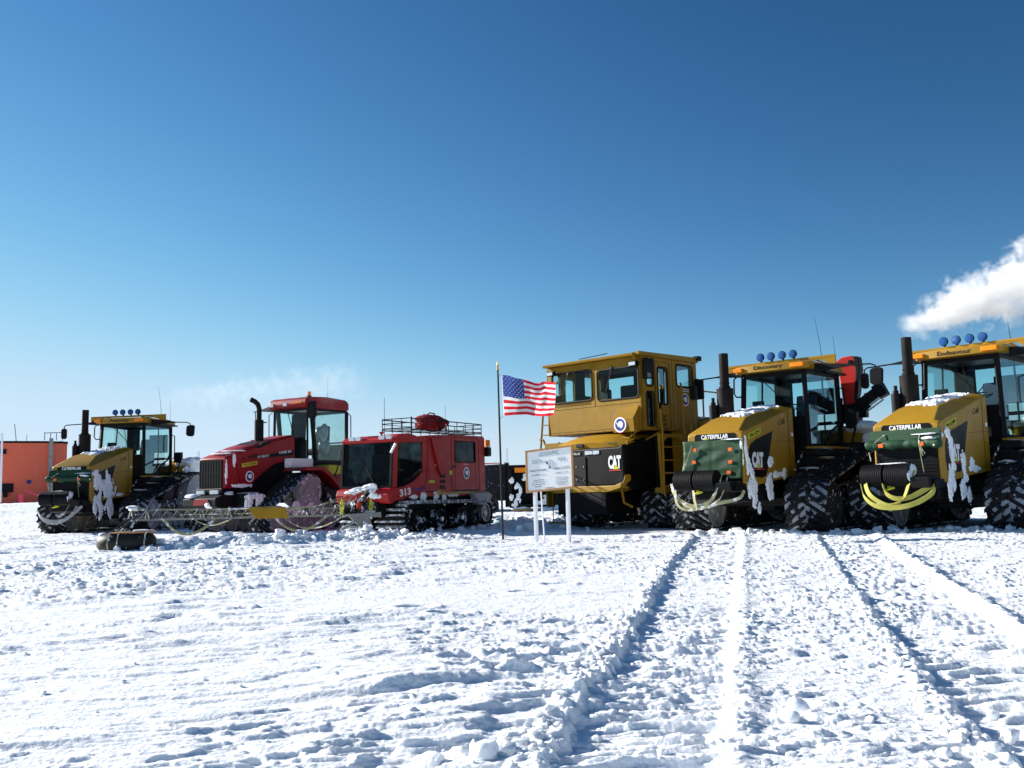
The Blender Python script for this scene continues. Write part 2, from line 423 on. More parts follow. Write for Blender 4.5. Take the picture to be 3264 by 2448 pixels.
def splat(parent, o, u, v, spots, thick=.035, seed=0, res=.012, ragged=.75, drip=2.2):
    """wind-plastered snow on a flank: a thin ragged crust with a soft surface, spots are (u, v, ru, rv)"""
    o = Vector(o); u = Vector(u).normalized(); v = Vector(v).normalized(); n = u.cross(v)
    a0 = min(s_[0] - s_[2] for s_ in spots) - .04; a1 = max(s_[0] + s_[2] for s_ in spots) + .04
    b0 = min(s_[1] - s_[3] for s_ in spots) - .04; b1 = max(s_[1] + s_[3] for s_ in spots) + .04
    A = np.arange(a0, a1, res); B = np.arange(b0, b1, res); AA, BB = np.meshgrid(A, B, indexing='ij')
    f_ = np.full(AA.shape, -9.)
    for (cu, cv, ru, rv) in spots: f_ = np.maximum(f_, 1 - ((AA - cu) / ru) ** 2 - ((BB - cv) / rv) ** 2)
    q = seed * 13.7
    nz = fbm(AA * 9 + q, BB * 9 / drip + q, 4, 3) - .5; nz2 = fbm(AA * 34 + q, BB * 34 / 1.5, 3, 9) - .5
    f_ = f_ - .30 + nz * ragged * 3.4 + nz2 * 1.3
    hgt = np.where(f_ > 0, thick * np.clip(f_, 0, 1) ** .45 * (.85 + .2 * nz2 + .3 * nz), -.004)
    idx = -np.ones(AA.shape, int); vs = []; fs = []
    def vid(i, j):
        if idx[i, j] < 0:
            idx[i, j] = len(vs); vs.append(o + u * float(AA[i, j]) + v * float(BB[i, j]) + n * float(hgt[i, j]))
        return idx[i, j]
    on = f_ > 0
    for i in range(len(A) - 1):
        for j in range(len(B) - 1):
            if on[i, j] or on[i + 1, j] or on[i, j + 1] or on[i + 1, j + 1]: fs.append((vid(i, j), vid(i + 1, j), vid(i + 1, j + 1), vid(i, j + 1)))
    mb = MB(); mb.add(vs, fs); ob = mb.build('snow_patch', SNOWP, parent, smooth=True); ob['kind'] = 'stuff'; return ob

# ------------------------------------------------------------------ snow ground
def _hash(ix, iy, k):
    h = (ix.astype(np.int64) * 374761393 + iy.astype(np.int64) * 668265263 + k * 2147483647 + 12345) & 0xffffffff
    h = ((h ^ (h >> 13)) * 1274126177) & 0xffffffff
    h = (h ^ (h >> 16)) & 0xffffffff
    h = (h * 2246822519) & 0xffffffff
    return ((h ^ (h >> 15)) & 0xffffff) / float(0xffffff)
def vnoise(x, y, k=0):
    ix = np.floor(x); iy = np.floor(y); fx = x - ix; fy = y - iy
    fx = fx * fx * fx * (fx * (fx * 6 - 15) + 10); fy = fy * fy * fy * (fy * (fy * 6 - 15) + 10)
    ix = ix.astype(np.int64); iy = iy.astype(np.int64)
    a = _hash(ix, iy, k); b = _hash(ix + 1, iy, k); c = _hash(ix, iy + 1, k); d = _hash(ix + 1, iy + 1, k)
    return (a * (1 - fx) + b * fx) * (1 - fy) + (c * (1 - fx) + d * fx) * fy
def fbm(x, y, o=4, k=0, g=.5):
    r = 0; a = 1; t = 0
    for i in range(o):
        r = r + a * vnoise(x, y, k + i * 7); t += a; a *= g
        x, y = x * 2.03 + y * .31 + 3.1, y * 2.03 - x * .31 / 2 + 1.7
    return r / t
def sstep(a, b, x):
    t = np.clip((x - a) / (b - a), 0, 1); return t * t * (3 - 2 * t)
def lumps(x, y, cell, prob, k, rmin=.25, rmax=.5, pw=.5):
    """rounded-to-blocky lumps scattered on a jittered grid, height 0..1"""
    ix = np.floor(x / cell).astype(np.int64); iy = np.floor(y / cell).astype(np.int64); out = np.zeros_like(x)
    for dx in (-1, 0, 1):
        for dy in (-1, 0, 1):
            jx = ix + dx; jy = iy + dy
            on = _hash(jx, jy, k) < prob
            cx = (jx + .2 + .6 * _hash(jx, jy, k + 1)) * cell; cy = (jy + .2 + .6 * _hash(jx, jy, k + 2)) * cell
            r = cell * (rmin + (rmax - rmin) * _hash(jx, jy, k + 3)); an = 3.14 * _hash(jx, jy, k + 4); asp = .55 + .45 * _hash(jx, jy, k + 5)
            ux = x - cx; uy = y - cy; a = ux * np.cos(an) + uy * np.sin(an); b = (-ux * np.sin(an) + uy * np.cos(an)) / asp
            d2 = 1 - (a * a + b * b) / (r * r)
            hh = np.where(on & (d2 > 0), np.clip(d2, 0, 1) ** pw * (.4 + .6 * _hash(jx, jy, k + 6)) * (r / (cell * rmax)), 0)
            out = np.maximum(out, hh)
    return out
AL = [(.08, 3.2), (.15, 3.6), (.36, 4.5), (.58, 5.51), (1.0, 7.39), (2.0, 11.99), (3.12, 16.67), (3.4, 18.2)]
AR = [(.65, 3.16), (.74, 3.48), (.92, 4.23), (1.21, 5.42), (1.72, 7.55), (2.94, 12.52), (4.4, 18.5)]
BL_ = [(1.56, 3.08), (1.62, 3.4), (1.8, 4.04), (2.12, 5.28), (2.53, 6.81), (3.45, 10.14), (5.01, 15.75), (5.9, 18.5)]
BR_ = [(2.2, 3.1), (2.92, 5.57), (3.25, 6.67), (3.67, 8.15), (4.55, 11.13), (6.53, 17.56), (6.9, 18.6)]
def lx(poly, y):
    p = np.array(poly); e0 = (p[1, 0] - p[0, 0]) / (p[1, 1] - p[0, 1])
    return np.interp(y, p[:, 1], p[:, 0]) + np.where(y < p[0, 1], (y - p[0, 1]) * e0, 0)
FLATS = [(3.3, 20.9, 3.6), (6.6, 19.6, 3.2), (-12.6, 30.5, 3.4), (-6.0, 27.5, 3.2), (-1.9, 24.4, 2.2), (3.6, 24.6, 2.6)]
def height(x, y):
    d = np.hypot(x, y)
    h = .07 * (fbm(x / 5.5, y / 5.5, 3, 1) - .5) + .012 * (fbm(x / .9, y / .9, 3, 5) - .5)
    near = 1.0 - .55 * sstep(6, 18, d)
    # wind-carved drifts: long, low, with a steep lee edge
    ca, sa = math.cos(.20), math.sin(.20)
    u = x * ca + y * sa; v = -x * sa + y * ca
    wx = .35 * (fbm(x / 1.4, y / 1.4, 2, 31) - .5)
    n1 = fbm(u / 1.25, v / .42 + wx * 2.4, 4, 11, .5)
    saw = sstep(.50, .56, n1) * (1 - .75 * sstep(.56, .78, n1))
    zone = sstep(.38, .62, fbm(x / 2.6, y / 2.6, 2, 21))
    left = 1 - sstep(-.3, .5, x - lx(AL, y))
    calm = 1 - .45 * (1 - sstep(-1.1, -.2, x - .12 * y)) * (1 - sstep(5, 8, y))
    h += saw * .030 * calm * (.3 + .7 * zone) * (.35 + .65 * left)
    n2 = fbm(u / .42, v / .13 + wx * 3, 3, 41)
    h += sstep(.54, .62, n2) * .010 * (.5 + zone)
    n2b = fbm(u / .16, v / .055, 3, 45)
    rough_zone = sstep(.40, .58, fbm(x / 1.9, y / 1.6, 3, 51))
    h += sstep(.55, .66, n2b) * .009 * (.4 + rough_zone) + .006 * (fbm(u / .09, v / .04, 3, 47) - .5)
    # broken crust and crumbs
    a = y / np.maximum(d, .1)
    h += lumps(x, y, .23, .12, 61) * .020 * (rough_zone * .8 + .1)
    h += lumps(x, y, .10, .25, 71, pw=.4) * .014 * (rough_zone + .12)
    h += lumps(x, y, .045, .35, 81, pw=.4) * .007 * (rough_zone + .2)
    right = 1 - left
    patch = sstep(.40, .60, fbm(x / .9, y / .7, 3, 95))
    inr = ((x > lx(AL, y)) & (x < lx(AR, y))) | ((x > lx(BL_, y)) & (x < lx(BR_, y)))
    right = right * np.where(inr, .45, 1.0) * (.25 + .75 * sstep(.40, .54, fbm(x / .75 + 9, y / 1.1, 2, 97)))
    h += right * (lumps(x, y, .26, .16, 91, .2, .5, .35) * .034 + patch * lumps(x, y, .11, .35, 101, pw=.35) * .015 + (.3 + .7 * patch) * lumps(x, y, .05, .45, 111, pw=.35) * .008 + .010 * (fbm(u / .20, v / .07, 4, 115) - .5))
    # big carved drift left of the ruts, with its shaded hollow
    for (cx, cy, ln, wd, am, an) in ((-.52, 4.55, .42, .13, .055, .25), (-.12, 4.05, .35, .10, .018, .25), (-1.6, 6.9, 1.2, .2, .035, .15), (-1.9, 3.6, .35, .10, .02, .25), (-.55, 3.6, .35, .08, .014, .25), (-3.3, 4.9, .9, .14, .02, .2)):
        p = (x - cx) * math.cos(an) + (y - cy) * math.sin(an); q = -(x - cx) * math.sin(an) + (y - cy) * math.cos(an) + .05 * (fbm(x * 3, y * 3, 2, 7) - .5)
        e = np.exp(-(p / ln) ** 2)
        h += am * e * np.where(q > 0, np.exp(-(q / (wd * 4)) ** 2), np.exp(-(q / (wd * .35)) ** 2))
    # footprints
    for i, (cx, cy) in enumerate(((-.05, 5.0), (.12, 5.18), (-.02, 5.42), (.18, 5.7), (-.3, 5.35), (.0, 4.75), (-.22, 4.9), (.3, 5.5), (.15, 6.3), (.34, 6.7), (-.8, 7.6), (-.5, 7.2), (.4, 9.2), (.1, 8.6))):
        e = ((x - cx) / .14) ** 2 + ((y - cy) / .09) ** 2
        h += -.045 * np.exp(-e ** 1.6) + .02 * np.exp(-((e - 1.9) / .8) ** 2)
    # the ruts of the crawler that drove in
    e1 = .055 * (fbm(x * 9, y * 9, 3, 121) - .5) * 2 + .03 * (vnoise(x * 1.7, y * 1.7, 5) - .5)
    fade = 1 - sstep(17.6, 19.5, y)
    for (L_, Rr, dep, kk) in ((AL, AR, .044, 0), (BL_, BR_, .040, 1)):
        xl = lx(L_, y) + e1; xr = lx(Rr, y) + e1 * .8
        wl = .022 + .0 * y; inside = sstep(-wl, wl, x - xl) * (1 - sstep(-.05 - .06 * kk, .03, x - xr)) * fade
        h -= dep * inside
        # cleat marks across the rut, half broken up
        cx = (lx(L_, y) + lx(Rr, y)) / 2
        s = y * 1.02 + np.abs(x - cx) * .10 + .10 * (fbm(x * 2.2, y * 2.2, 3, 131) - .5)
        cl = sstep(.52, .80, .5 + .5 * np.cos(2 * math.pi * s / .185)) * sstep(.36, .56, fbm(x * 2.4, y * 2.4, 3, 141 + kk))
        h += inside * cl * .026
        h += inside * (lumps(x, y, .16, .25, 151 + kk, pw=.35) * .012)
        h += (.012 + .022 * kk) * np.exp(-((x - xr - .05) / .07) ** 2) * fade
        # crumbly shoulders pushed up beside the rut
        for (ex, sg) in ((xl, -1), (xr, 1)):
            q = (x - ex) * sg
            sh = np.exp(-((q - .055) / .075) ** 2) * fade
            h += sh * (.008 + .034 * lumps(x, y, .10, .6, 161 + kk, .3, .55, .4) + .020 * lumps(x, y, .045, .7, 171, pw=.4)) * ((1.0 - .35 * kk) if sg < 0 else .22)
    # chunky pushed-up snow below the boom and around the machines
    def band(p0, p1, wd):
        px, py = p1[0] - p0[0], p1[1] - p0[1]; L2 = px * px + py * py
        t = np.clip(((x - p0[0]) * px + (y - p0[1]) * py) / L2, 0, 1)
        return np.exp(-(((x - p0[0] - t * px) ** 2 + (y - p0[1] - t * py) ** 2) / wd ** 2))
    b = np.clip(band((-6.9, 17.9), (-5.0, 18.4), .55) + band((-5.2, 18.2), (-2.7, 19.6), .60) + .7 * band((-2.8, 19.4), (-1.6, 20.2), .35), 0, 1)
    h += b * (.07 + .10 * (fbm(x * 1.6, y * 1.6, 3, 181) - .35) + .14 * lumps(x, y, .34, .7, 191, .25, .55, .5) + .06 * lumps(x, y, .14, .7, 201, pw=.4))
    b2 = band((-7.5, 8.5), (-5.5, 15.5), 1.1) * .8 + band((-4.6, 8.8), (-2.8, 15.5), .8) * .6 + band((-5.5, 14), (-8.5, 12), 1.2) * .5
    h += .7 * np.clip(b2, 0, 1) * (.065 * lumps(x, y, .22, .4, 211, .25, .55, .45) + .035 * lumps(x, y, .09, .6, 221, pw=.4) + .05 * (fbm(x * 1.5, y * 1.5, 3, 225) - .5))
    b3 = band((.0, 28), (4, 34), 5) + band((-1, 25), (1.5, 25.5), 1.0) * .6
    h += np.clip(b3, 0, 1) * (.16 * lumps(x, y, .8, .7, 231, .25, .55, .5) + .08 * lumps(x, y, .3, .7, 241, pw=.45))
    b4 = band((-10, 22), (-17, 26), 1.6)
    h += np.clip(b4, 0, 1) * (.05 * lumps(x, y, .5, .6, 251, .25, .55, .5))
    b5 = band((3.0, 19.0), (9, 17.2), .35)
    h += np.clip(b5, 0, 1) * (.09 * lumps(x, y, .34, .45, 261, .25, .55, .5) + .045 * lumps(x, y, .14, .5, 271, pw=.4))
    # smooth hollow behind the sign
    h -= .10 * np.exp(-(((x - .2) / 1.7) ** 2 + ((y - 19.2) / 1.5) ** 2))
    h += .045 * np.exp(-(((x - .4) / 1.7) ** 2 + ((y - 17.0) / .5) ** 2)) * 1.0
    h -= .045 * np.exp(-(((x - .35) / 1.2) ** 2 + ((y - 16.7) / .45) ** 2))
    # level pads the machines have packed down
    for (cx, cy, r) in FLATS:
        w = 1 - sstep(r * .75, r, np.hypot(x - cx, y - cy)); h = h * (1 - w) + (-.02 + .25 * h) * w
    # the plain rises slightly towards the left horizon
    az = np.arctan2(x, y)
    h += sstep(35, 62, d) * (1 - sstep(-.42, -.33, az)) * .9 + sstep(34, 48, d) * (fbm(x / 3, y / 1.6, 3, 281) - .5) * .22
    h += sstep(60, 200, d) * (fbm(x / 20, y / 14, 3, 291) - .45) * .5
    return h
def make_ground():
    ds = [.5, .8, 1.1, 1.4, 1.65, 1.9]
    while ds[-1] < 5500:
        d = ds[-1]
        if d < 27: st = min(.52 * d * d / 850, .05)
        elif d < 70: st = .05 + (d - 27) * .012
        else: st = d * .07
        ds.append(d + st)
    ds = np.array(ds); NA = 1300
    az = np.radians(np.concatenate([np.linspace(-88, -33, 90, endpoint=False), np.linspace(-33, 33, NA - 180), np.linspace(33, 88, 91)[1:]]))
    D_, A_ = np.meshgrid(ds, az, indexing='ij')
    X = (D_ * np.sin(A_)); Y = (D_ * np.cos(A_))
    Z = np.empty_like(X)
    from concurrent.futures import ThreadPoolExecutor
    def job(i): Z[i:i + 16] = height(X[i:i + 16], Y[i:i + 16])
    with ThreadPoolExecutor(4) as ex: list(ex.map(job, range(0, len(ds), 16)))
    co = np.stack([X, Y, Z], -1).reshape(-1, 3).astype(np.float32)
    nr = len(ds); ii = np.arange(nr - 1)[:, None] * NA + np.arange(NA - 1)[None]
    q = np.stack([ii, ii + 1, ii + NA + 1, ii + NA], -1).reshape(-1)[:].astype(np.int32)
    q = q.reshape(-1, 4)[:, ::-1].reshape(-1)
    nf = len(q) // 4
    me = bpy.data.meshes.new('snow_ground'); me.vertices.add(len(co)); me.vertices.foreach_set('co', co.ravel())
    me.loops.add(nf * 4); me.loops.foreach_set('vertex_index', q); me.polygons.add(nf)
    me.polygons.foreach_set('loop_start', np.arange(nf, dtype=np.int32) * 4); me.polygons.foreach_set('loop_total', np.full(nf, 4, np.int32))
    me.polygons.foreach_set('use_smooth', np.ones(nf, bool)); me.update(); me.validate()
    me.materials.append(SNOW)
    o = bpy.data.objects.new('snow_ground', me); COL.objects.link(o); o['kind'] = 'structure'
    return o
g = make_ground()
mb = MB(); mb.cyl((0, 0, -.9), (0, 0, -.62), 6000, n=96)
o = mb.build('snow_plain', SNOW); o['kind'] = 'structure'

def make_rubble():
    rnd = np.random.RandomState(7); V, F = ICO[1]; V2, F2 = ICO[2]
    pts = []
    def scatter(n, fn, smin, smax, pw=2.2):
        for _ in range(n):
            x, y = fn(); s = smin + (smax - smin) * rnd.rand() ** pw; pts.append((x, y, s))
    def along(p0, p1, sd):
        def fn():
            t = rnd.rand(); return p0[0] + (p1[0] - p0[0]) * t + rnd.randn() * sd, p0[1] + (p1[1] - p0[1]) * t + rnd.randn() * sd
        return fn
    scatter(420, along((-6.9, 17.4), (-2.5, 19.4), .35), .03, .13)
    scatter(160, along((-2.9, 18.9), (-1.4, 19.6), .35), .02, .11)
    scatter(500, along((-7, 9), (-5, 15.5), .9), .012, .06, 3)
    scatter(260, along((-4.4, 9.5), (-2.8, 15.5), .6), .015, .07)
    scatter(200, along((3, 18.6), (9, 17), .35), .02, .14)
    scatter(300, along((-.5, 24), (3, 30), 1.6), .04, .2)
    for (poly, sg, n) in ((AL, -1, 600), (AR, 1, 120), (BL_, -1, 500), (BR_, 1, 60)):
        def fn(poly=poly, sg=sg):
            y = 2.9 + 14 * rnd.rand() ** 1.5; return float(lx(poly, np.array(y))) + sg * (.06 + abs(rnd.randn()) * .09) * (1 if rnd.rand() < .7 else -1.2), y
        scatter(n, fn, .006, .036, 3)
    def right():
        y = 2.8 + 11 * rnd.rand() ** 1.4; return float(lx(AL, np.array(y))) + rnd.rand() * (y * .62), y
    scatter(900, right, .005, .028, 4)
    def leftf():
        y = 2.8 + 12 * rnd.rand() ** 1.3; return float(lx(AL, np.array(y))) - rnd.rand() * (y * .75), y
    scatter(350, leftf, .005, .022, 3)
    # the slabs standing at the near end of the left rut
    for (x, y, s) in ((-.06, 3.28, .055), (-.12, 3.2, .06), (-.2, 3.3, .045), (.0, 3.4, .05), (-.16, 3.42, .05), (-.3, 3.2, .05), (1.02, 3.7, .05), (1.1, 3.85, .06), (2.05, 3.5, .08), (1.9, 3.35, .07), (2.15, 3.2, .08), (1.75, 3.5, .05), (2.0, 3.9, .05)): pts.append((x, y, s))
    pts = np.array(pts); zz = height(pts[:, 0], pts[:, 1])
    vs = []; fs = []; k = 0
    for (x, y, s), z in zip(pts, zz):
        VV, FF = (V2, F2) if s * 850 / max(y, 1) > 7 else (V, F)
        fr = rnd.randn(3, 3) * 1.7; ph = rnd.rand(3) * 6
        d = 1 + .28 * sum(np.sin(VV @ fr[i] + ph[i]) for i in range(3)) / 1.5
        P = np.clip(VV * d[:, None], -.82, .82) * np.array([1, .5 + .5 * rnd.rand(), .45 + .45 * rnd.rand()]) * s
        t, p_, r_ = rnd.rand() * 6.28, rnd.randn() * .5, rnd.randn() * .4
        c, sn = math.cos(t), math.sin(t); Rz = np.array([[c, -sn, 0], [sn, c, 0], [0, 0, 1]]); c, sn = math.cos(p_), math.sin(p_); Rx = np.array([[1, 0, 0], [0, c, -sn], [0, sn, c]])
        P = P @ (Rz @ Rx).T + np.array([x, y, z + s * .22]); vs.append(P); fs += [tuple(i + k for i in q) for q in FF]; k += len(P)
    mb = MB(); mb.v = np.vstack(vs).tolist(); mb.f = fs; mb.m = [0] * len(fs)
    o = mb.build('snow_rubble', SNOW, smooth=True); o['kind'] = 'stuff'; o['label'] = 'loose crumbs and blocks of broken snow'
make_rubble()

# ------------------------------------------------------------------ yellow tracked tractors
Y_, Z_ = (0, 1, 0), (0, 0, 1); XB = (-1, 0, 0)
def crawler(label, x, y, yaw, word, plate, tarp, strapkind, crane=False, frosty=0, seed=0):
    T = vehicle('tracked_tractor', label, 'tractor', x, y, yaw, 'yellow tracked tractors in the row')
    # hood: flat flanks, raised centre with chamfers, sloping nose
    mb = MB()
    def sec(xx, zb, zc, hw, zh, w=.6): return [(xx, -w, zb), (xx, -w, zc), (xx, -hw, zh), (xx, hw, zh), (xx, w, zc), (xx, w, zb)]
    S = [sec(.03, .9, 1.90, .52, 1.93, .585), sec(-.02, .88, 1.955, .5, 1.985), sec(-.62, .93, 2.10, .36, 2.275), sec(-1.35, 1.0, 2.285, .34, 2.42), sec(-2.36, 1.08, 2.535, .36, 2.60), sec(-2.40, 1.08, 2.50, .36, 2.565)]
    vs = [p for s in S for p in s]; n = 6
    fs = [tuple(range(n)), tuple(range(len(vs) - 1, len(vs) - n - 1, -1))] + [(i * n + k, i * n + (k + 1) % n, (i + 1) * n + (k + 1) % n, (i + 1) * n + k) for i in range(len(S) - 1) for k in range(n)]
    mb.add(vs, fs); hood = mb.build('hood', YEL, T, bevel=.022)
    # nose plate and its words
    mb = MB(); mb.prism([(-.43, 1.80), (.46, 1.80), (.46, 1.90), (.42, 1.935), (-.39, 1.94), (-.43, 1.90)], 'x', .028, .042); npl = mb.build('name_plate', PANEL, hood, bevel=.004)
    lettering('CATERPILLAR', (.044, -.28, 1.835), Y_, Z_, .585, .088, TXTW, npl, bold=.035)
    mb = MB(); mb.prism([(-.235, 1.825), (-.13, 1.825), (-.183, 1.868)], 'x', .049, .053); mb.build('triangle_mark', PLATEY, npl)
    # radiator grille behind the tarp
    mb = MB(); mb.box(.02, .045, -.55, .55, .93, 1.79)
    for i in range(14): mb.box(.045, .055, -.54, .54, .96 + i * .06, .985 + i * .06)
    mb.build('grille', PANEL, T)
    # black flank panel with big letters
    for sg in (1, -1):
        pts = [(-1.32, 2.0), (-.5, 1.80), (-.28, 1.71), (-.19, 1.58), (-.15, 1.30), (-.20, 1.10), (-.72, 1.06), (-.90, 1.10), (-1.0, 1.24), (-1.10, 1.52)]
        mb = MB(); mb.prism(pts, 'y', sg * .600, sg * .612); sp = mb.build('side_panel', PANEL, hood, bevel=.004)
        if sg > 0:
            lettering('CAT', (-.30, .614, 1.255), XB, Z_, .50, .31, TXTW, sp, bold=.07)
            mb = MB(); mb.prism([(-.50, 1.245), (-.66, 1.245), (-.58, 1.36)], 'y', .618, .623); mb.build('triangle_mark', PLATEY, sp)
            mb = MB(); mb.box(-.86, -.36, .612, .62, 1.215, 1.235); mb.build('red_stripe', REDRING, sp)
            lettering('Celis', (-1.62, .602, 2.13), (-1, 0, .16), (.0, 0, 1), .36, .12, TXTB, hood, bold=-.01, shear=.4)
    if plate:
        mb = MB(); mb.add([(-.22, .604, 1.80), (-.80, .604, 1.955), (-.80, .604, 2.07), (-.22, .604, 1.925)], [(0, 1, 2, 3)])
        mb = MB(); mb.prism([(-.22, 1.80), (-.76, 1.945), (-.76, 2.055), (-.22, 1.915)], 'y', .600, .608); pl = mb.build('number_plate', PLATEY, hood)
        lettering(plate, (-.25, .610, 1.825), (-1, 0, .268), (0, 0, 1), .47, .072, TXTB, pl, bold=.01)
    mb = MB(); mb.box(-2.34, -2.25, .600, .606, 1.93, 2.0); mb.build('warning_decal', WHITE, hood)
    mb = MB()
    mb.tube([(-1.3, .603, 1.78), (-2.38, .603, 1.84)], .004, 4); mb.tube([(-2.10, .603, 1.1), (-2.12, .603, 2.46)], .004, 4); mb.build('panel_seam', BLK, hood)
    # frame and belly
    mb = MB(); mb.box(-6.1, .0, -.50, .50, .60, .92); mb.box(-6.1, -1.9, -.3, .3, .38, .6); mb.prism([(-.5, .62), (.0, .58), (.34, .66), (.34, .86), (.0, .9), (-.5, .9)], 'y', -.42, .42)
    mb.box(-6.0, -2.5, -.74, .74, .9, 1.55); mb.box(-1.75, -1.35, -1.25, 1.25, .50, .66); mb.box(-4.9, -4.5, -1.25, 1.25, .80, 1.0)
    mb.build('chassis', BLK, T, bevel=.02)
    # suitcase weights: a row of thin plates with rounded backs
    mb = MB()
    for i in range(24):
        y0 = -.60 + i * .0355
        if i in (11,): continue
        pr = []
        for k in range(15):
            a = R_(-70 + 250 * k / 14); pr.append((.47 + .21 * math.cos(a), 1.02 + .205 * math.sin(a)))
        pr += [(.26, .95), (.30, .86)]
        mb.prism(pr, 'y', y0, y0 + .028)
    mb.box(.30, .60, -.59, .24, .93, 1.10); wts = mb.build('front_weight', BLK, T, bevel=.005)
    mb = MB(); mb.prism([(.24, .80), (.62, .80), (.66, .98), (.5, 1.0), (.24, .98)], 'y', .27, .60); mb.box(.1, .5, .60, .66, .80, .95); mb.build('weight_bracket', BLK, T, bevel=.02)
    mb = MB(); mb.tube([(.56 + .055 * math.cos(t), -.13 + .085 * math.sin(t), .79 + .02 * math.sin(t)) for t in np.linspace(0, 2 * math.pi, 17)], .016, 8); mb.box(.46, .56, -.16, -.10, .80, .86); mb.build('tow_hook', PLATEY, T)
    if frosty or strapkind == 'clean':
        snow_on(T, [((.46 + .12 * i, .262, 1.12 - .10 * i), (.10, .022, .09)) for i in range(2)] + [((.40, -.1, 1.235), (.07, .22, .012))], seed + 1)
    # undercarriage
    fr = (-1.62, .50, .46); dr = (-4.72, .90, .84)
    circ = [fr, dr]
    ww = WHEELW if frosty else WHEELG
    whe = [('idler_wheel', fr[0], fr[1], fr[2] - .01, WHEELW), ('drive_wheel', dr[0], dr[1], dr[2] - .01, ww)]
    whe += [('roller_wheel', -2.3 - .44 * i, .27, .20, ww) for i in range(4)]
    for yc in (-1.28, 1.28):
        whe[0] = whe[0][:4] + (WHEELW if frosty or yc < 0 else WHEELG,)  # shadow on the right idler's outer side put into its darker colour
        tr, P, L = belt_track(T, yc, .84, circ, whe, seed=seed)
        mb = MB(); mb.box(-4.3, -1.7, yc - .16, yc + .16, .38, .62); mb.prism([(-1.75, .40), (-1.5, .46), (-1.5, .56), (-1.9, .72), (-4.4, 1.05), (-4.4, .6)], 'y', yc - .10, yc + .10); mb.build('track_frame', BLKF, tr, bevel=.02)
    # ------------ cab
    mb = MB()
    fx, rx, hy = -2.78, -4.66, .76
    zt, zfl = 3.40, 1.66
    # posts
    F1 = lambda s, z: (fx - .10 * (z - 1.7) / 1.7, s * (hy - .06 * (z - 1.7) / 1.7), z)
    for s in (-1, 1):
        mb.bar(F1(s, 1.7), F1(s, zt), .10, .085); mb.bar((rx, s * hy, 1.7), (rx - .06, s * (hy - .04), zt), .10, .10)
        mb.bar((fx, s * hy, 1.70), (rx, s * hy, 1.72), .09, .12); mb.bar((fx - .1, s * (hy - .05), 3.36), (rx, s * (hy - .05), 3.36), .10, .11)
        mb.bar((-3.75, s * hy, 1.72), (-3.86, s * (hy - .05), 3.36), .035, .035)
    mb.bar((fx, -hy, 1.7), (fx, hy, 1.7), .1, .1); mb.bar((fx - .1, -hy, 3.36), (fx - .1, hy, 3.36), .08, .13); mb.bar((rx, -hy, 3.36), (rx, hy, 3.36), .1, .12)
    mb.bar((rx, -hy, 2.3), (rx, hy, 2.3), .05, .08)
    mb.box(rx + .02, fx - .02, -hy + .02, hy - .02, 1.55, 1.74)
    mb.box(rx - .02, rx + .05, -hy + .02, hy - .02, 1.6, 2.15); mb.box(fx - .35, fx - .02, -hy + .04, hy - .04, 1.7, 2.38)
    cab = mb.build('cab', BLK, T, bevel=.012)
    mb = MB(); pane(mb, (fx - .03, -.70, 2.38), (fx - .03, .70, 2.38), (fx - .10, .66, 3.31), (fx - .10, -.66, 3.31)); mb.build('windscreen', GLASS, cab)
    for s in (-1, 1):
        mb = MB(); pane(mb, (fx - .06, s * (hy + .01), 1.78), (rx + .06, s * (hy + .01), 1.78), (rx + .03, s * (hy - .035), 3.30), (fx - .14, s * (hy - .035), 3.30)); mb.build('side_window', GLASS, cab)
    mb = MB(); pane(mb, (rx - .02, -.70, 2.35), (rx - .02, .70, 2.35), (rx - .06, .68, 3.30), (rx - .06, -.68, 3.30)); mb.build('rear_window', GLASS, cab)
    mb = MB(); mb.tube([(fx - .02, .06, 2.42), (fx + .0, .18, 2.75), (fx - .05, .05, 3.28)], .010, 6); mb.tube([(fx - .0, -.30, 3.30), (fx + .01, .05, 2.95), (fx + .01, .36, 2.60)], .010, 6); mb.bar((fx + .01, .16, 2.45), (fx + .01, .45, 2.75), .014, .02); mb.build('wiper', BLK, cab)
    # interior
    mb = MB(); mb.prism([(-3.75, 2.05), (-3.55, 2.0), (-3.52, 2.14), (-3.95, 2.2), (-4.1, 2.95), (-4.22, 2.93), (-4.14, 2.1)], 'y', -.02, .46); mb.box(-3.95, -3.65, .08, .36, 1.74, 2.05); mb.build('seat', SEAT, cab, bevel=.05)
    mb = MB(); mb.box(-3.9, -3.5, -.42, -.2, 2.2, 2.35); mb.box(-3.15, -3.05, -.62, -.36, 2.45, 2.8); mb.box(-3.2, -3.1, -.5, -.42, 2.3, 2.5); mb.box(-4.6, -4.45, .1, .7, 2.5, 3.1); mb.box(-4.62, -4.5, -.72, -.3, 2.6, 3.3); mb.build('console', INT, cab, bevel=.02)
    mb = MB(); c = Vector((-3.28, .22, 2.62)); a = Vector((.35, 0, .94)).normalized(); b = Vector((0, 1, 0)); d = a.cross(b)
    mb.tube([c + (b * math.cos(t) + d * math.sin(t)) * .21 for t in np.linspace(0, 2 * math.pi, 25)], .016, 6)
    for t in (0, 2.1, 4.2): mb.bar(c, c + (b * math.cos(t) + d * math.sin(t)) * .2, .03, .015)
    mb.bar(c, (-3.0, .22, 2.2), .07, .07); mb.box(-3.14, -3.05, .10, .34, 2.40, 2.55); mb.build('steering_wheel', INT, cab)
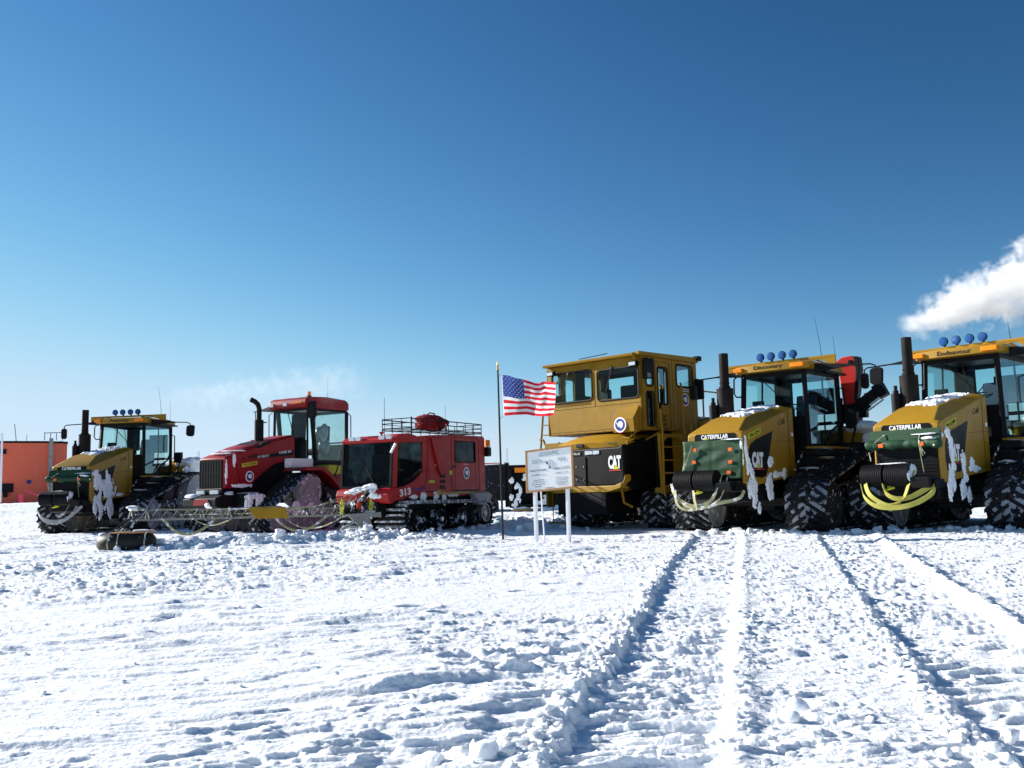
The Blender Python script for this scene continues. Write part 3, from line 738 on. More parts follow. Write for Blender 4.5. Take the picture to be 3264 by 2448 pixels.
    # roof with rounded front visor
    mb = MB(); mb.prism([(-.86, -2.98), (-.78, -2.66), (-.3, -2.55), (.3, -2.55), (.78, -2.66), (.90, -2.98), (.88, -4.7), (-.84, -4.7)], 'z', 3.40, 3.53) if False else mb.prism([(-2.98, -.86), (-2.68, -.80), (-2.58, -.4), (-2.58, .5), (-2.68, .90), (-2.98, .93), (-4.72, .88), (-4.72, -.84)], 'z', 3.395, 3.55)
    roof = mb.build('roof', YEL, cab, bevel=.012)
    mb = MB(); mb.box(-4.86, -3.1, -.88, .92, 3.385, 3.43); mb.box(-4.9, -3.3, -.6, .6, 3.53, 3.60); mb.build('roof_lining', BLK, roof, bevel=.02)
    for (y0, y1) in ((-.80, -.60), (.52, .82)):
        mb = MB(); mb.box(-2.70, -2.56, y0, y1, 3.425, 3.52); mb.build('marker_lamp', AMB, roof, bevel=.015)
    if word: lettering(word, (-2.578, -.32, 3.425), Y_, Z_, .66, .108 if 'y' in word else .092, TXTB, roof, bold=.012)
    snow_on(roof, [((-2.9 - .25 * i, .0 + .1 * math.sin(i), 3.545), (.2, .55, .025)) for i in range(5)], seed + 2, rough=.15)
    # light bar with four covered lamps
    mb = MB(); X = -2.98
    mb.bar((X, -1.14, 3.615), (X, 1.38, 3.635), .05, .055); mb.bar((X, .55, 3.58), (X, 1.38, 3.585), .035, .03)
    mb.prism([(.92, 3.64), (1.38, 3.66), (1.38, 3.42), (1.25, 3.43), (1.05, 3.60)], 'x', X - .02, X + .02)
    for y0 in (-.55, .6): mb.box(X - .03, X + .03, y0 - .03, y0 + .03, 3.53, 3.60)
    mb.prism([(-1.14, 3.60), (-1.14, 3.44), (-1.08, 3.44), (-.80, 3.60)], 'x', X - .015, X + .015)
    for s in (-.86, .9): mb.bar((X, s, 3.6), (-4.5, s * .9, 3.56), .035, .035)
    bar = mb.build('light_bar', YEL2, T, bevel=.006)
    for y0 in (-.30, -.05, .21, .46):
        mb = MB(); mb.lathe([(.03, -.08), (.07, -.05), (.090, -.01), (.092, .02), (.087, .03)], (X + .05, y0, 3.76), 'x', 24); mb.bar((X, y0, 3.63), (X + .02, y0, 3.70), .04, .03); lp = mb.build('work_lamp', BLK, bar, smooth=True)
        mb = MB(); mb.lathe([(.080, -.02), (.080, .014), (.077, .020), (.048, .024), (.044, .030), (.01, .031)], (X + .07, y0, 3.76), 'x', 24); mb.build('lamp_cover', BLUEL, lp, smooth=True)
    # exhausts
    mb = MB(); c = (-1.45, -.47); mb.cyl((c[0], c[1], 2.2), (c[0], c[1], 2.97), .175, n=24); mb.cyl((c[0], c[1], 2.94), (c[0], c[1], 3.02), .12, n=24); mb.cyl((c[0], c[1], 2.96), (c[0] - .01, c[1], 3.72), .098, .098, n=24); mb.cyl((c[0], c[1], 3.07), (c[0], c[1], 3.10), .108, n=24)
    mb.build('exhaust_stack', STACK, T, smooth=True)
    mb = MB(); mb.cyl((-1.3, -.68, 2.1), (-1.3, -.68, 2.62), .09, n=16); mb.cyl((-1.3, -.68, 2.60), (-1.3, -.68, 2.68), .055, n=16); mb.cyl((-1.3, -.68, 2.68), (-1.3, -.68, 2.78), .035, n=12); mb.build('air_intake', BLK, T, smooth=True)
    # mirrors
    mb = MB()
    mb.prism([(.92, 3.30), (1.5, 3.36), (1.9, 3.375), (1.5, 3.44), (.92, 3.50)], 'x', -2.98, -2.92); mb.tube([(-2.95, 1.45, 3.40), (-2.95, 2.10, 3.37), (-2.95, 2.2, 3.33), (-2.95, 2.22, 3.2)], .016, 8); arm = mb.build('mirror_arm', BLK, T)
    mb = MB(); mb.prism([(2.09, 3.23), (2.14, 3.27), (2.30, 3.28), (2.36, 3.24), (2.34, 2.96), (2.28, 2.91), (2.14, 2.92), (2.08, 2.98)], 'x', -2.99, -2.90); mb.build('mirror', BLK, arm, bevel=.02)
    mb = MB(); mb.prism([(-.86, 3.50), (-1.2, 3.46), (-1.55, 3.41), (-1.2, 3.39), (-.86, 3.36)], 'x', -2.98, -2.92); mb.tube([(-2.95, -1.4, 3.42), (-2.95, -1.96, 3.40), (-2.95, -2.03, 3.36), (-2.95, -2.03, 3.26)], .016, 8); arm = mb.build('mirror_arm', BLK, T)
    mb = MB(); mb.prism([(-2.11, 3.25), (-2.07, 3.29), (-1.99, 3.29), (-1.95, 3.25), (-1.95, 3.0), (-1.99, 2.95), (-2.07, 2.95), (-2.11, 3.0)], 'x', -3.00, -2.89); mb.build('mirror', BLK, arm, bevel=.02)
    mb = MB(); mb.tube([(-2.85, -.72, 3.36), (-2.80, -.84, 3.36), (-2.78, -.90, 3.30), (-2.76, -.90, 2.98), (-2.78, -.86, 2.90), (-2.82, -.76, 2.90)], .018, 8)
    mb.build('grab_handle', BLK, cab); mb = MB()
    mb.tube([(-4.60, .78, 3.1), (-4.60, .92, 3.06), (-4.58, .94, 2.6), (-4.58, .92, 2.3), (-4.58, .78, 2.25)], .018, 8); mb.build('grab_handle', BLK, cab)
    # running board, steps, tank
    mb = MB(); mb.box(-4.35, -2.5, .80, 1.18, 1.655, 1.70); mb.build('running_board', YEL2, T, bevel=.01)
    mb = MB(); mb.box(-4.6, -2.42, .62, 1.16, 1.50, 1.64); mb.box(-3.6, -2.45, .60, 1.10, 1.02, 1.44); mb.box(-3.0, -2.5, .56, .98, .62, 1.0); mb.box(-4.5, -3.62, .70, 1.12, 1.30, 1.5)
    mb.box(-2.46, -2.42, .66, 1.02, .55, 1.5); mb.build('fuel_tank', BLK, T, bevel=.03)
    mb = MB()
    for i, (zz, yy) in enumerate(((.62, 1.08), (.90, 1.05), (1.20, 1.02))):
        mb.box(-2.44, -1.98, yy - .28, yy, zz, zz + .03)
    mb.tube([(-2.0, .76, .62), (-2.0, .78, 1.30), (-2.3, .8, 1.55)], .018, 6); mb.tube([(-2.0, 1.06, .62), (-2.0, 1.06, 1.0), (-2.42, 1.02, 1.25)], .018, 6); mb.build('step', BLKF, T)
    mb = MB(); mb.tube([(-3.0, 1.02, 1.75), (-3.35, 1.06, 2.05), (-3.9, 1.0, 2.2), (-4.35, .92, 2.5)], .03, 8); mb.tube([(-4.3, 1.1, 1.7), (-4.5, 1.15, 2.1), (-4.7, 1.1, 2.35)], .022, 8)
    mb.box(-4.66, -4.5, .95, 1.2, 2.15, 2.5); mb.build('handrail', BLK, T, bevel=.01)
    # rear fender tank buried in drifted snow
    mb = MB(); mb.prism([(-4.75, 1.78), (-4.75, 2.10), (-5.0, 2.24), (-6.3, 2.22), (-6.4, 2.1), (-6.3, 1.92), (-5.3, 1.72)], 'y', .55, 1.35); mb.build('fender', YEL2, T, bevel=.06)
    mb = MB(); mb.prism([(-4.75, 1.78), (-4.75, 2.10), (-5.0, 2.24), (-6.3, 2.22), (-6.4, 2.1), (-6.3, 1.92), (-5.3, 1.72)], 'y', -1.35, -.55); mb.build('fender', YEL2, T, bevel=.06)
    snow_on(T, [((-4.95, 1.15, 2.18), (.42, .30, .17)), ((-5.5, 1.15, 2.22), (.52, .32, .15)), ((-6.05, 1.15, 2.18), (.42, .30, .15)), ((-5.2, 1.36, 2.02), (.45, .09, .22)), ((-5.8, 1.36, 2.05), (.5, .08, .17)), ((-4.8, 1.30, 1.88), (.22, .1, .16)), ((-5.5, -1.0, 2.24), (.8, .3, .10))], seed + 3, rough=.22)
    # snow plastered down the flank and on the steps: (distance back, height, half sizes)
    if crane:
        sp_ = [(.03, 1.62, .05, .26), (.10, 1.30, .07, .22), (.26, 1.12, .13, .22), (.24, .90, .20, .22), (.34, .68, .18, .22), (.52, .50, .09, .16), (.12, .72, .08, .14)]
        sp2 = [(1.02, 1.02, .10, .10), (1.0, .80, .16, .22), (1.12, .70, .12, .14), (1.45, 1.12, .36, .07), (1.78, 1.12, .12, .14), (1.1, 1.38, .14, .10)]
    else:
        sp_ = [(.05, 1.72, .10, .07), (.24, 1.76, .16, .09), (.38, 1.56, .10, .20), (.45, 1.22, .09, .28), (.34, .96, .18, .20), (.22, .76, .13, .22), (.40, .84, .13, .12)]
        sp2 = [(.92, 1.24, .11, .20), (1.0, .92, .14, .10), (.88, .74, .17, .18), (1.12, .66, .10, .16), (1.5, 1.12, .30, .06), (1.35, 1.25, .12, .14)]
    if frosty:
        sp_ += [(.9, 1.30, .35, .30), (.30, 1.5, .2, .26), (.9, 1.62, .2, .2), (.5, .66, .22, .26)]
        sp2 += [(1.2, 1.15, .30, .12), (1.05, .66, .22, .24)]
    splat(T, (0, .614, 0), XB, Z_, sp_, .03, seed + 1)
    splat(T, (0, .615, 0), XB, Z_, sp2, .035, seed + 2)
    sn = []
    sn += [((-2.25, .98, .66), (.22, .16, .025)), ((-2.25, .95, 1.24), (.22, .14, .025)), ((-2.9, 1.0, 1.655), (.4, .2, .02)), ((-3.2, 1.0, 1.46), (.5, .12, .03))]
    snow_on(T, sn, seed + 4, rough=.42)
    splat(hood, (-1.15, 0, 2.375), (-.984, 0, .179), (0, -1, 0), [(.05, .0, .34, .33), (.55, .0, .55, .36), (1.0, .0, .35, .37), (-.22, -.16, .26, .16), (.0, .2, .2, .2)], .06, seed + 5, res=.02, ragged=.42, drip=1)
    # tarp over or rolled above the grille
    rnd = random.Random(seed)
    if tarp == 'down':
        nu, nv = 30, 26; vs = []
        for j in range(nv + 1):
            for i in range(nu + 1):
                u, v = i / nu, j / nv
                y0 = -.66 + 1.28 * u; zz = 1.81 - (.70 if u < .78 else .76) * v - .06 * (1 - u) * (1 - v) * 0
                pin = min(1, v * 5)
                w = (.004 * math.sin(17 * u + 9 * v) + .005 * math.sin(6 * u - 13 * v + 1) + .006 * abs(math.sin(11 * (u * .6 + v * .8))) * (.3 + u) + .008 * abs(math.sin(6 * u - 5.5 * v)) ** 3 + .007 * abs(math.sin(4 * u + 9 * v + 1)) ** 4) * pin
                if abs(v - .30) < .02 or abs(u - .5) < .02: w -= .006
                y1 = y0 - .02 + .02 * math.sin(5 * v) * (1 - u) - (u > .9) * .10 * max(0, v - .75)
                vs.append((.075 + w + .03 * v, y1, zz + .006 * math.sin(20 * u)))
        n = nu + 1; fs = [(j * n + i, j * n + i + 1, (j + 1) * n + i + 1, (j + 1) * n + i) for j in range(nv) for i in range(nu)]
        mb = MB(); mb.add(vs, fs); tp = mb.build('grille_tarp', GREEN, T, smooth=True)
        so = tp.modifiers.new('thickness', 'SOLIDIFY'); so.thickness = .008
        for (yy, zz) in ((-.44, 1.60), (.33, 1.58), (-.46, 1.36), (.32, 1.34), (.28, 1.14)):
            mb = MB(); mb.box(.118, .135, yy, yy + .085, zz, zz + .065); mb.build('orange_tab', ORT, tp, bevel=.004)
        mb = MB(); mb.tube([(.14, -.44, 1.72), (.15, -.55, 1.45), (.14, -.64, 1.27)], .008, 6); mb.tube([(.10, .60, 1.80), (.12, .64, 1.6), (.10, .62, 1.3)], .01, 6); mb.build('tie_cord', STRAPP, tp)
        snow_on(tp, [((.10, .42, 1.81), (.03, .22, .012)), ((.10, .60, 1.70), (.02, .03, .10))], seed + 6, rough=.3)
    else:
        mb = MB(); path = []
        for i in range(25):
            y0 = -.66 + 1.30 * i / 24; path.append((.15 + .008 * math.sin(i * 1.9), y0, 1.575 + .008 * math.sin(i * 1.3)))
        mb.tube(path, [.085 + .012 * math.sin(i * .9) + .006 * math.sin(i * 2.3) for i in range(25)], 12)
        mb.prism([(.05, 1.84), (.07, 1.84), (.16, 1.62), (.06, 1.60)], 'y', -.63, .63)
        for k, zz in enumerate((1.80, 1.76, 1.71, 1.66)): mb.tube([(.075 + k * .018, -.64, zz), (.08 + k * .018, 0, zz - .006), (.075 + k * .018, .63, zz)], .014, 6)
        tp = mb.build('grille_tarp', GREEN, T, smooth=True)
        for yy in (-.42, .30):
            mb = MB(); mb.box(.222, .240, yy, yy + .09, 1.53, 1.60); mb.build('orange_tab', ORT, tp, bevel=.004)
        mb = MB(); mb.tube([(.12, -.34, 1.76), (.2, -.40, 1.69), (.24, -.48, 1.62)], .010, 6)
        mb.tube([(.14, .30, 1.74), (.24, .31, 1.64), (.23, .36, 1.45), (.22, .40, 1.40), (.22, .36, 1.36), (.24, .33, 1.5)], .009, 6); mb.tube([(.24, .31, 1.6), (.22, .33, 1.3), (.22, .36, 1.05)], .007, 6)
        mb.tube([(.10, -.66, 1.46), (.12, -.62, 1.30)], .012, 6); mb.build('tie_cord', STRAPP, tp)
        snow_on(tp, [((.14, .38, 1.74), (.05, .20, .015)), ((.20, .50, 1.66), (.05, .10, .03)), ((.16, .58, 1.58), (.06, .06, .06))], seed + 6, rough=.4)
    # whip aerials
    mb = MB(); mb.tube([(-4.4, .55, 3.55), (-4.42, .50, 4.1), (-4.45, .40, 4.75)], [.008, .006, .003], 5); mb.build('aerial', BLK, T)
    mb = MB(); mb.tube([(-4.5, .80, 3.55), (-4.5, .80, 4.0), (-4.5, .78, 4.3)], [.006, .004, .003], 5); mb.build('aerial', BLK, T)
    if crane:
        X = -5.25
        mb = MB()
        mb.prism([(.72, 1.9), (.70, 2.6), (.66, 3.2), (.62, 3.62), (.50, 3.72), (.72, 3.86), (.95, 3.88), (1.08, 3.80), (1.05, 3.45), (.98, 2.9), (.95, 2.2), (.95, 1.9)], 'x', X - .14, X + .14)
        cr = mb.build('crane', REDK, T, bevel=.03)
        mb = MB(); mb.prism([(.99, 3.86), (1.12, 3.84), (1.14, 3.55), (1.06, 3.0), (.98, 2.75), (.96, 2.9), (1.04, 3.5)], 'x', X - .10, X + .16); mb.cyl((X - .18, .92, 3.72), (X + .18, .92, 3.72), .06, n=14)
        mb.box(X - .2, X + .2, .60, 1.02, 2.30, 2.75); mb.prism([(.55, 2.0), (.62, 2.9), (.70, 2.9), (.68, 2.0)], 'x', X + .14, X + .2); mb.build('crane_column', BLK, cr, bevel=.02)
        mb = MB()
        def along(p, q, w, h, x0, x1):
            p = Vector((0, *p)); q = Vector((0, *q)); d = (q - p).normalized(); nn = Vector((0, -d.z, d.y)) * h / 2
            mb.prism([(p + nn)[1:], (q + nn)[1:], (q - nn)[1:], (p - nn)[1:]], 'x', x0, x1)
        along((.88, 2.60), (1.62, 3.08), 0, .24, X - .12, X + .12); along((1.42, 2.96), (1.64, 3.06), 0, .32, X - .14, X + .14); mb.box(X - .1, X + .1, .98, 1.2, 2.42, 2.66)
        bo = mb.build('crane_boom', BLK, cr, bevel=.02)
        mb = MB(); mb.cyl((X + .16, 1.02, 2.48), (X + .16, 1.32, 2.68), .045, n=12); mb.build('boom_ram', BLK, bo)
        mb = MB(); mb.cyl((X + .16, 1.05, 2.50), (X + .16, 1.55, 2.84), .03, n=12); mb.cyl((X + .05, 1.02, 2.43), (X + .05, 1.6, 2.80), .02, n=10); mb.build('ram_rod', LENS, bo, smooth=True)
        snow_on(bo, [((X, 1.05, 2.83), (.10, .14, .02)), ((X, 1.25, 2.965), (.10, .12, .02)), ((X, 1.45, 3.09), (.10, .10, .02)), ((X + .1, .98, 2.52), (.06, .05, .05)), ((X + .1, .93, 2.2), (.06, .05, .05))], seed + 7)
    return T
TD = crawler('yellow tracked tractor lettered Discovery, green tarp over its grille, red crane behind the cab', 3.96, 18.49, 39.5, 'Discovery', 'TR15291', 'down', 'pale', crane=True, seed=11)
TE = crawler('yellow tracked tractor lettered Endeavour, smoke above its exhaust, at the right edge', 7.05, 16.91, 45.1, 'Endeavour', 'TR15290', 'up', 'clean', seed=23)
TL = crawler('frosted yellow tracked tractor beside the orange building, at the left end of the row', -12.80, 27.33, 5.24, 'Atlantis', None, 'up', 'white', frosty=1, seed=37)

def strap(T, label, mat, paths, w=.07):
    """loops of tow webbing hanging below the front weights, in the tractor's own axes"""
    mb = MB(); Mx = Matrix.Translation(T.location) @ Matrix.Rotation(T.rotation_euler.z, 4, 'Z')
    for pts, side in paths:
        P = [Vector(p) for p in pts]; out = []
        for i in range(len(P) - 1):           # smooth catmull-rom
            p0 = P[max(i - 1, 0)]; p1 = P[i]; p2 = P[i + 1]; p3 = P[min(i + 2, len(P) - 1)]
            for k in range(6):
                t = k / 6; out.append(Mx @ (.5 * ((2 * p1) + (p2 - p0) * t + (2 * p0 - 5 * p1 + 4 * p2 - p3) * t * t + (-p0 + 3 * p1 - 3 * p2 + p3) * t ** 3)))
        out.append(Mx @ P[-1]); mb.ribbon(out, Mx.to_3x3() @ Vector(side), w, .012)
    tag(mb.build('tow_strap', mat, None), label, 'tow strap', 'webbing straps slung on tractor noses')
strap(TD, 'pale frosted webbing strap looped under the nose of the tractor lettered Discovery', STRAPP, [
    ([(.62, -.66, .98), (.66, -.58, .78), (.68, -.38, .62), (.68, -.15, .55), (.66, .15, .62), (.62, .32, .86), (.50, .36, 1.12)], (0, .5, 1)),
    ([(.62, -.64, .92), (.66, -.54, .72), (.68, -.30, .54), (.68, .02, .52), (.66, .30, .60), (.60, .45, .85), (.48, .46, 1.08)], (.2, .6, .8)),
    ([(.64, -.62, .86), (.68, -.45, .63), (.70, -.1, .50), (.66, .4, .60), (.56, .72, .68), (.46, .78, .82)], (.2, -.2, 1)),
    ([(.68, -.55, .86), (.70, -.52, .62), (.70, -.40, .50), (.70, -.2, .47), (.70, -.1, .50), (.70, -.13, .66), (.68, -.16, .84)], (.3, 1, .2))], .06)
strap(TE, 'bright yellow webbing tow strap looped under the front weights of the smoking tractor', STRAP, [
    ([(.60, -.62, .88), (.66, -.54, .66), (.70, -.32, .50), (.70, .02, .47), (.68, .35, .54), (.58, .60, .70), (.46, .62, .86)], (.3, -.1, 1)),
    ([(.58, -.56, 1.0), (.68, -.46, .74), (.70, -.28, .58), (.70, -.05, .50), (.68, .15, .62), (.60, .24, .88), (.50, .30, 1.10)], (.2, .7, .6)),
    ([(.64, -.2, .88), (.68, -.14, .72), (.68, .05, .62), (.64, .30, .66), (.54, .60, .84)], (.3, -.2, 1))], .085)
strap(TL, 'snow crusted webbing tow strap sagging under the front weights of the leftmost tractor', WHEELW, [
    ([(.60, -.66, .80), (.68, -.5, .55), (.70, -.2, .40), (.66, .15, .42), (.58, .42, .62), (.48, .50, .90)], (.2, -.2, 1)),
    ([(.60, -.66, .70), (.68, -.4, .42), (.70, .0, .34), (.66, .35, .50), (.50, .62, .80)], (.2, -.2, 1)),
    ([(.66, .0, .50), (.66, .2, .62), (.60, .3, .85), (.5, .3, 1.0)], (.2, .6, .8))], .08)

# ------------------------------------------------------------------ red articulated tractor
def red_tractor():
    T = vehicle('articulated_tractor', 'red four-tracked farm tractor with a curved exhaust, between the leftmost tractor and the snowcat', 'tractor', -7.92, 24.77, 30.98)
    w = .5
    mb = MB()
    def sec(xx, zb, zc, hw, zh): return [(xx, -w, zb), (xx, -w, zc), (xx, -hw, zh), (xx, hw, zh), (xx, w, zc), (xx, w, zb)]
    S = [sec(.0, 1.17, 1.93, .44, 1.965), sec(-.05, 1.17, 1.965, .42, 2.0), sec(-.60, 1.19, 2.13, .36, 2.20), sec(-.80, 1.2, 2.2, .36, 2.28), sec(-1.35, 1.60, 2.36, .38, 2.42), sec(-1.75, 1.82, 2.46, .40, 2.52), sec(-2.45, 1.95, 2.61, .42, 2.66), sec(-2.52, 1.95, 2.58, .42, 2.63)]
    vs = [p for q in S for p in q]; n = 6
    fs = [tuple(range(n)), tuple(range(len(vs) - 1, len(vs) - n - 1, -1))] + [(i * n + k, i * n + (k + 1) % n, (i + 1) * n + (k + 1) % n, (i + 1) * n + k) for i in range(len(S) - 1) for k in range(n)]
    mb.add(vs, fs); hood = mb.build('hood', RED, T, bevel=.03)
    mb = MB(); mb.box(.0, .02, -.46, .40, 1.20, 1.92); mb.box(.02, .028, -.46, .40, 1.56, 1.575)
    for i in range(9): mb.box(.02, .026, -.45 + i * .1, -.44 + i * .1, 1.2, 1.92)
    mb.build('grille', PANEL, T)
    mb = MB(); mb.prism([(-1.05, 2.26), (-1.30, 2.40), (-1.62, 2.44), (-1.55, 2.38), (-1.15, 2.24)], 'y', .30, .512); mb.prism([(-.62, 2.20), (-1.3, 2.425), (-1.7, 2.50), (-1.7, 2.44), (-.8, 2.2)], 'y', -.34, .34); mb.build('hood_scoop', BLK, hood)
    # flank graphics
    mb = MB(); mb.prism([(-1.08, 1.965), (-1.10, 2.04), (-2.46, 2.22), (-2.46, 2.08)], 'y', .500, .507); st = mb.build('flank_stripe', PANEL, hood)
    mb = MB(); mb.prism([(-1.09, 1.972), (-1.10, 2.03), (-1.55, 2.09), (-1.5, 2.02)], 'y', .507, .510); mb.build('silver_fade', STEEL, st)
    lettering('CASE IH', (-1.90, .510, 2.105), (-1, 0, .10), Z_, .46, .07, TXTW, st, bold=.02)
    lettering('STX', (-.52, .503, 1.90), (-1, 0, .14), Z_, .20, .07, TXTB, hood, bold=.02); lettering('450', (-.76, .503, 1.93), (-1, 0, .18), Z_, .36, .115, TXTB, hood, bold=.04)
    mb = MB(); mb.prism([(-.56, 1.72), (-1.10, 1.80), (-1.10, 1.90), (-.56, 1.82)], 'y', .500, .507); pl = mb.build('number_plate', PLATEY, hood); lettering('TR14290', (-.60, .509, 1.745), (-1, 0, .15), Z_, .46, .06, TXTB, pl)
    seal((-.83, .500, 1.48), XB, Z_, .155, hood)
    mb = MB(); mb.bar((-.30, .50, 2.03), (-.52, .505, 1.2), .012, .012); mb.build('panel_seam', BLK, hood)
    mb = MB(); mb.box(-.92, -.72, .5, .506, 1.22, 1.27); mb.build('white_decal', WHITE, hood)
    splat(hood, (0, .50, 0), XB, Z_, [(.03, 1.55, .05, .38), (.45, 1.24, .46, .05), (.3, 1.9, .05, .25)], .02, 3, ragged=.5)
    snow_on(hood, [((-.38, .05, 2.08), (.24, .42, .035)), ((-.62, .1, 2.16), (.22, .36, .03)), ((-1.9, -.2, 2.52), (.3, .2, .02))], 41, rough=.2)
    # engine bay, front bumper and lamps
    mb = MB(); mb.box(-6.9, -.3, -.42, .42, .75, 1.25); mb.box(-2.5, -.9, -.45, .45, 1.1, 1.9); mb.prism([(.30, .66), (.42, .72), (.42, .92), (.2, 1.0), (-.3, 1.0), (-.3, .66)], 'y', -.62, .62); mb.box(-.3, .1, -.48, .48, 1.0, 1.18); mb.box(-.95, -.25, .45, .95, .62, 1.02); mb.build('chassis', BLK, T, bevel=.03)
    for (y0, y1) in ((-.42, -.12), (.08, .40)):
        mb = MB(); mb.box(.1, .16, y0, y1, 1.02, 1.13); mb.build('headlamp', LENS, T, bevel=.02)
    mb = MB(); mb.prism([(-.20, .74), (.38, .76), (.34, .90), (-.18, .90)], 'x', .425, .435); mb.build('red_plate', RED, T)
    splat(T, (0, .955, 0), XB, Z_, [(.55, .95, .42, .07), (.40, .80, .10, .15), (.75, .78, .14, .16), (.28, .72, .05, .2)], .05, 5, drip=3)
    snow_on(T, [((.25, -.40, .99), (.2, .22, .06)), ((-.6, .72, 1.04), (.3, .2, .02)), ((.38, .3, .74), (.08, .10, .10)), ((-.1, .52, 1.02), (.15, .06, .06))], 42)
    # exhaust with a curved tip
    mb = MB(); c = (-1.62, .02); mb.cyl((c[0], c[1], 2.3), (c[0], c[1], 3.06), .125, n=22); mb.tube([(c[0], c[1], 3.0), (c[0], c[1], 3.38), (c[0] + .02, c[1] - .03, 3.50), (c[0] + .06, c[1] - .10, 3.58), (c[0] + .12, c[1] - .20, 3.64)], .07, 16)
    mb.tube([(c[0], c[1] - .12, 3.02), (c[0], c[1] - .15, 3.28), (c[0], c[1] - .08, 3.32)], .014, 6); mb.tube([(c[0], c[1] + .1, 2.98), (c[0], c[1] + .28, 2.98)], .018, 6); mb.build('exhaust_stack', STACK, T, smooth=True)
    # cab
    fx, rx, hy = -2.86, -4.52, .66
    mb = MB(); z0, z1 = 1.90, 3.42
    for sg in (-1, 1):
        mb.bar((fx, sg * hy, z0), (fx - .02, sg * (hy - .02), z1), .06, .08); mb.bar((rx, sg * hy, z0), (rx - .02, sg * hy, z1), .08, .09); mb.bar((-3.20, sg * hy, z0), (-3.02, sg * hy, z1), .09, .11)
        mb.bar((fx, sg * hy, z0), (rx, sg * hy, z0), .09, .10); mb.bar((fx, sg * hy, z1), (rx, sg * hy, z1), .08, .08)
    mb.bar((fx, -hy, z1), (fx, hy, z1), .07, .08); mb.bar((rx, -hy, z1), (rx, hy, z1), .07, .08); mb.box(rx, fx, -hy, hy, 1.78, 1.90); mb.box(rx - .02, rx + .04, -hy, hy, 1.9, 2.45); mb.bar((rx, -hy, 2.5), (rx, hy, 2.5), .05, .05)
    cab = mb.build('cab', BLK, T, bevel=.012)
    mb = MB(); pane(mb, (fx, -hy, 2.0), (fx, hy, 2.0), (fx, hy - .02, 3.38), (fx, -hy + .02, 3.38)); mb.build('windscreen', GLASS, cab)
    for sg in (-1, 1):
        mb = MB(); pane(mb, (-3.24, sg * hy, 1.95), (rx + .04, sg * hy, 1.95), (rx + .04, sg * hy, 3.38), (-3.08, sg * hy, 3.38)); mb.build('side_window', GLASSF if sg > 0 else GLASS, cab)
    mb = MB(); pane(mb, (rx, -hy + .04, 2.5), (rx, hy - .04, 2.5), (rx, hy - .04, 3.38), (rx, -hy + .04, 3.38)); mb.build('rear_window', GLASSF, cab)
    mb = MB(); mb.prism([(fx + .14, 3.47), (fx + .18, 3.55), (fx + .14, 3.70), (fx, 3.76), (-3.6, 3.80), (-4.4, 3.76), (-4.55, 3.68), (-4.56, 3.45), (fx + .1, 3.44)], 'y', -.72, .76); roof = mb.build('roof', RED, cab, bevel=.05, seg=3)
    for (y0, m_, h_) in ((-.66, LENS, .10), (-.12, LENS, .09)):
        mb = MB(); mb.box(fx + .13, fx + .19, y0, y0 + .15, 3.52, 3.52 + h_); mb.build('work_lamp', m_, roof, bevel=.01)
    mb = MB(); mb.box(fx + .13, fx + .185, .28, .60, 3.57, 3.62); mb.build('marker_lamp', AMB, roof, bevel=.01)
    mb = MB(); mb.cyl((-3.1, .50, 3.78), (-3.1, .50, 3.82), .07, n=16); mb.build('beacon_base', BLK, roof)
    mb = MB(); mb.cyl((-3.1, .50, 3.82), (-3.1, .50, 3.94), .055, .05, n=16); mb.build('beacon', AMB, roof, smooth=True)
    mb = MB(); mb.tube([(-3.0, .74, 3.62), (-2.95, .86, 3.6), (-2.9, .90, 3.5)], .03, 8); arm = mb.build('mirror_arm', BLK, T)
    mb = MB(); mb.prism([(.70, 3.60), (.98, 3.62), (1.0, 3.2), (.94, 3.12), (.76, 3.13), (.70, 3.2)], 'x', -2.9, -2.78); mb.build('mirror', BLK, arm, bevel=.03)
    mb = MB(); mb.prism([(-.72, 3.60), (-1.3, 3.46), (-.72, 3.40)], 'x', fx - .03, fx + .03); mb.tube([(fx, -1.2, 3.46), (fx, -1.5, 3.46)], .016, 6); mb.build('mirror_arm', BLK, T)
    mb = MB(); mb.tube([(fx + .02, -.72, 3.36), (fx + .02, -.84, 3.32), (fx + .02, -.84, 2.6), (fx + .02, -.74, 2.4)], .014, 6); mb.build('grab_handle', BLK, cab)
    mb = MB(); mb.tube([(rx, .68, 3.40), (rx - .12, .74, 3.30), (rx - .12, .74, 2.4), (rx, .70, 2.2)], .016, 6); mb.build('grab_handle', BLK, cab)
    mb = MB(); mb.prism([(-3.75, 2.15), (-3.5, 2.1), (-3.5, 2.28), (-3.95, 2.35), (-4.05, 3.0), (-4.2, 3.0), (-4.15, 2.2)], 'y', -.12, .34); mb.build('seat', INT, cab, bevel=.05)
    mb = MB(); mb.blob((-3.75, .40, 2.70), (.16, .14, .26), 3, 3, .35); mb.blob((-3.8, .42, 2.35), (.22, .14, .28), 4, 3, .3); mb.build('seat_cover', FOIL, cab, smooth=True)
    mb = MB(); mb.box(-3.2, -2.95, -.3, .35, 1.95, 2.55); mb.prism([(-2.95, 2.4), (-3.1, 2.5), (-3.15, 3.3), (-3.0, 3.3)], 'y', -.1, .38); mb.build('console', INT, cab, bevel=.03)
    mb = MB(); mb.tube([(fx + .02, -.1, 3.38), (fx + .03, .04, 3.0), (fx + .03, .12, 2.7)], .012, 6); mb.build('wiper', BLK, cab)
    # side parts: white panel, yellow-lidded box, fenders
    mb = MB(); mb.box(-2.95, -2.05, .56, .80, 1.72, 1.98); mb.build('toolbox', WHITE, T, bevel=.02)
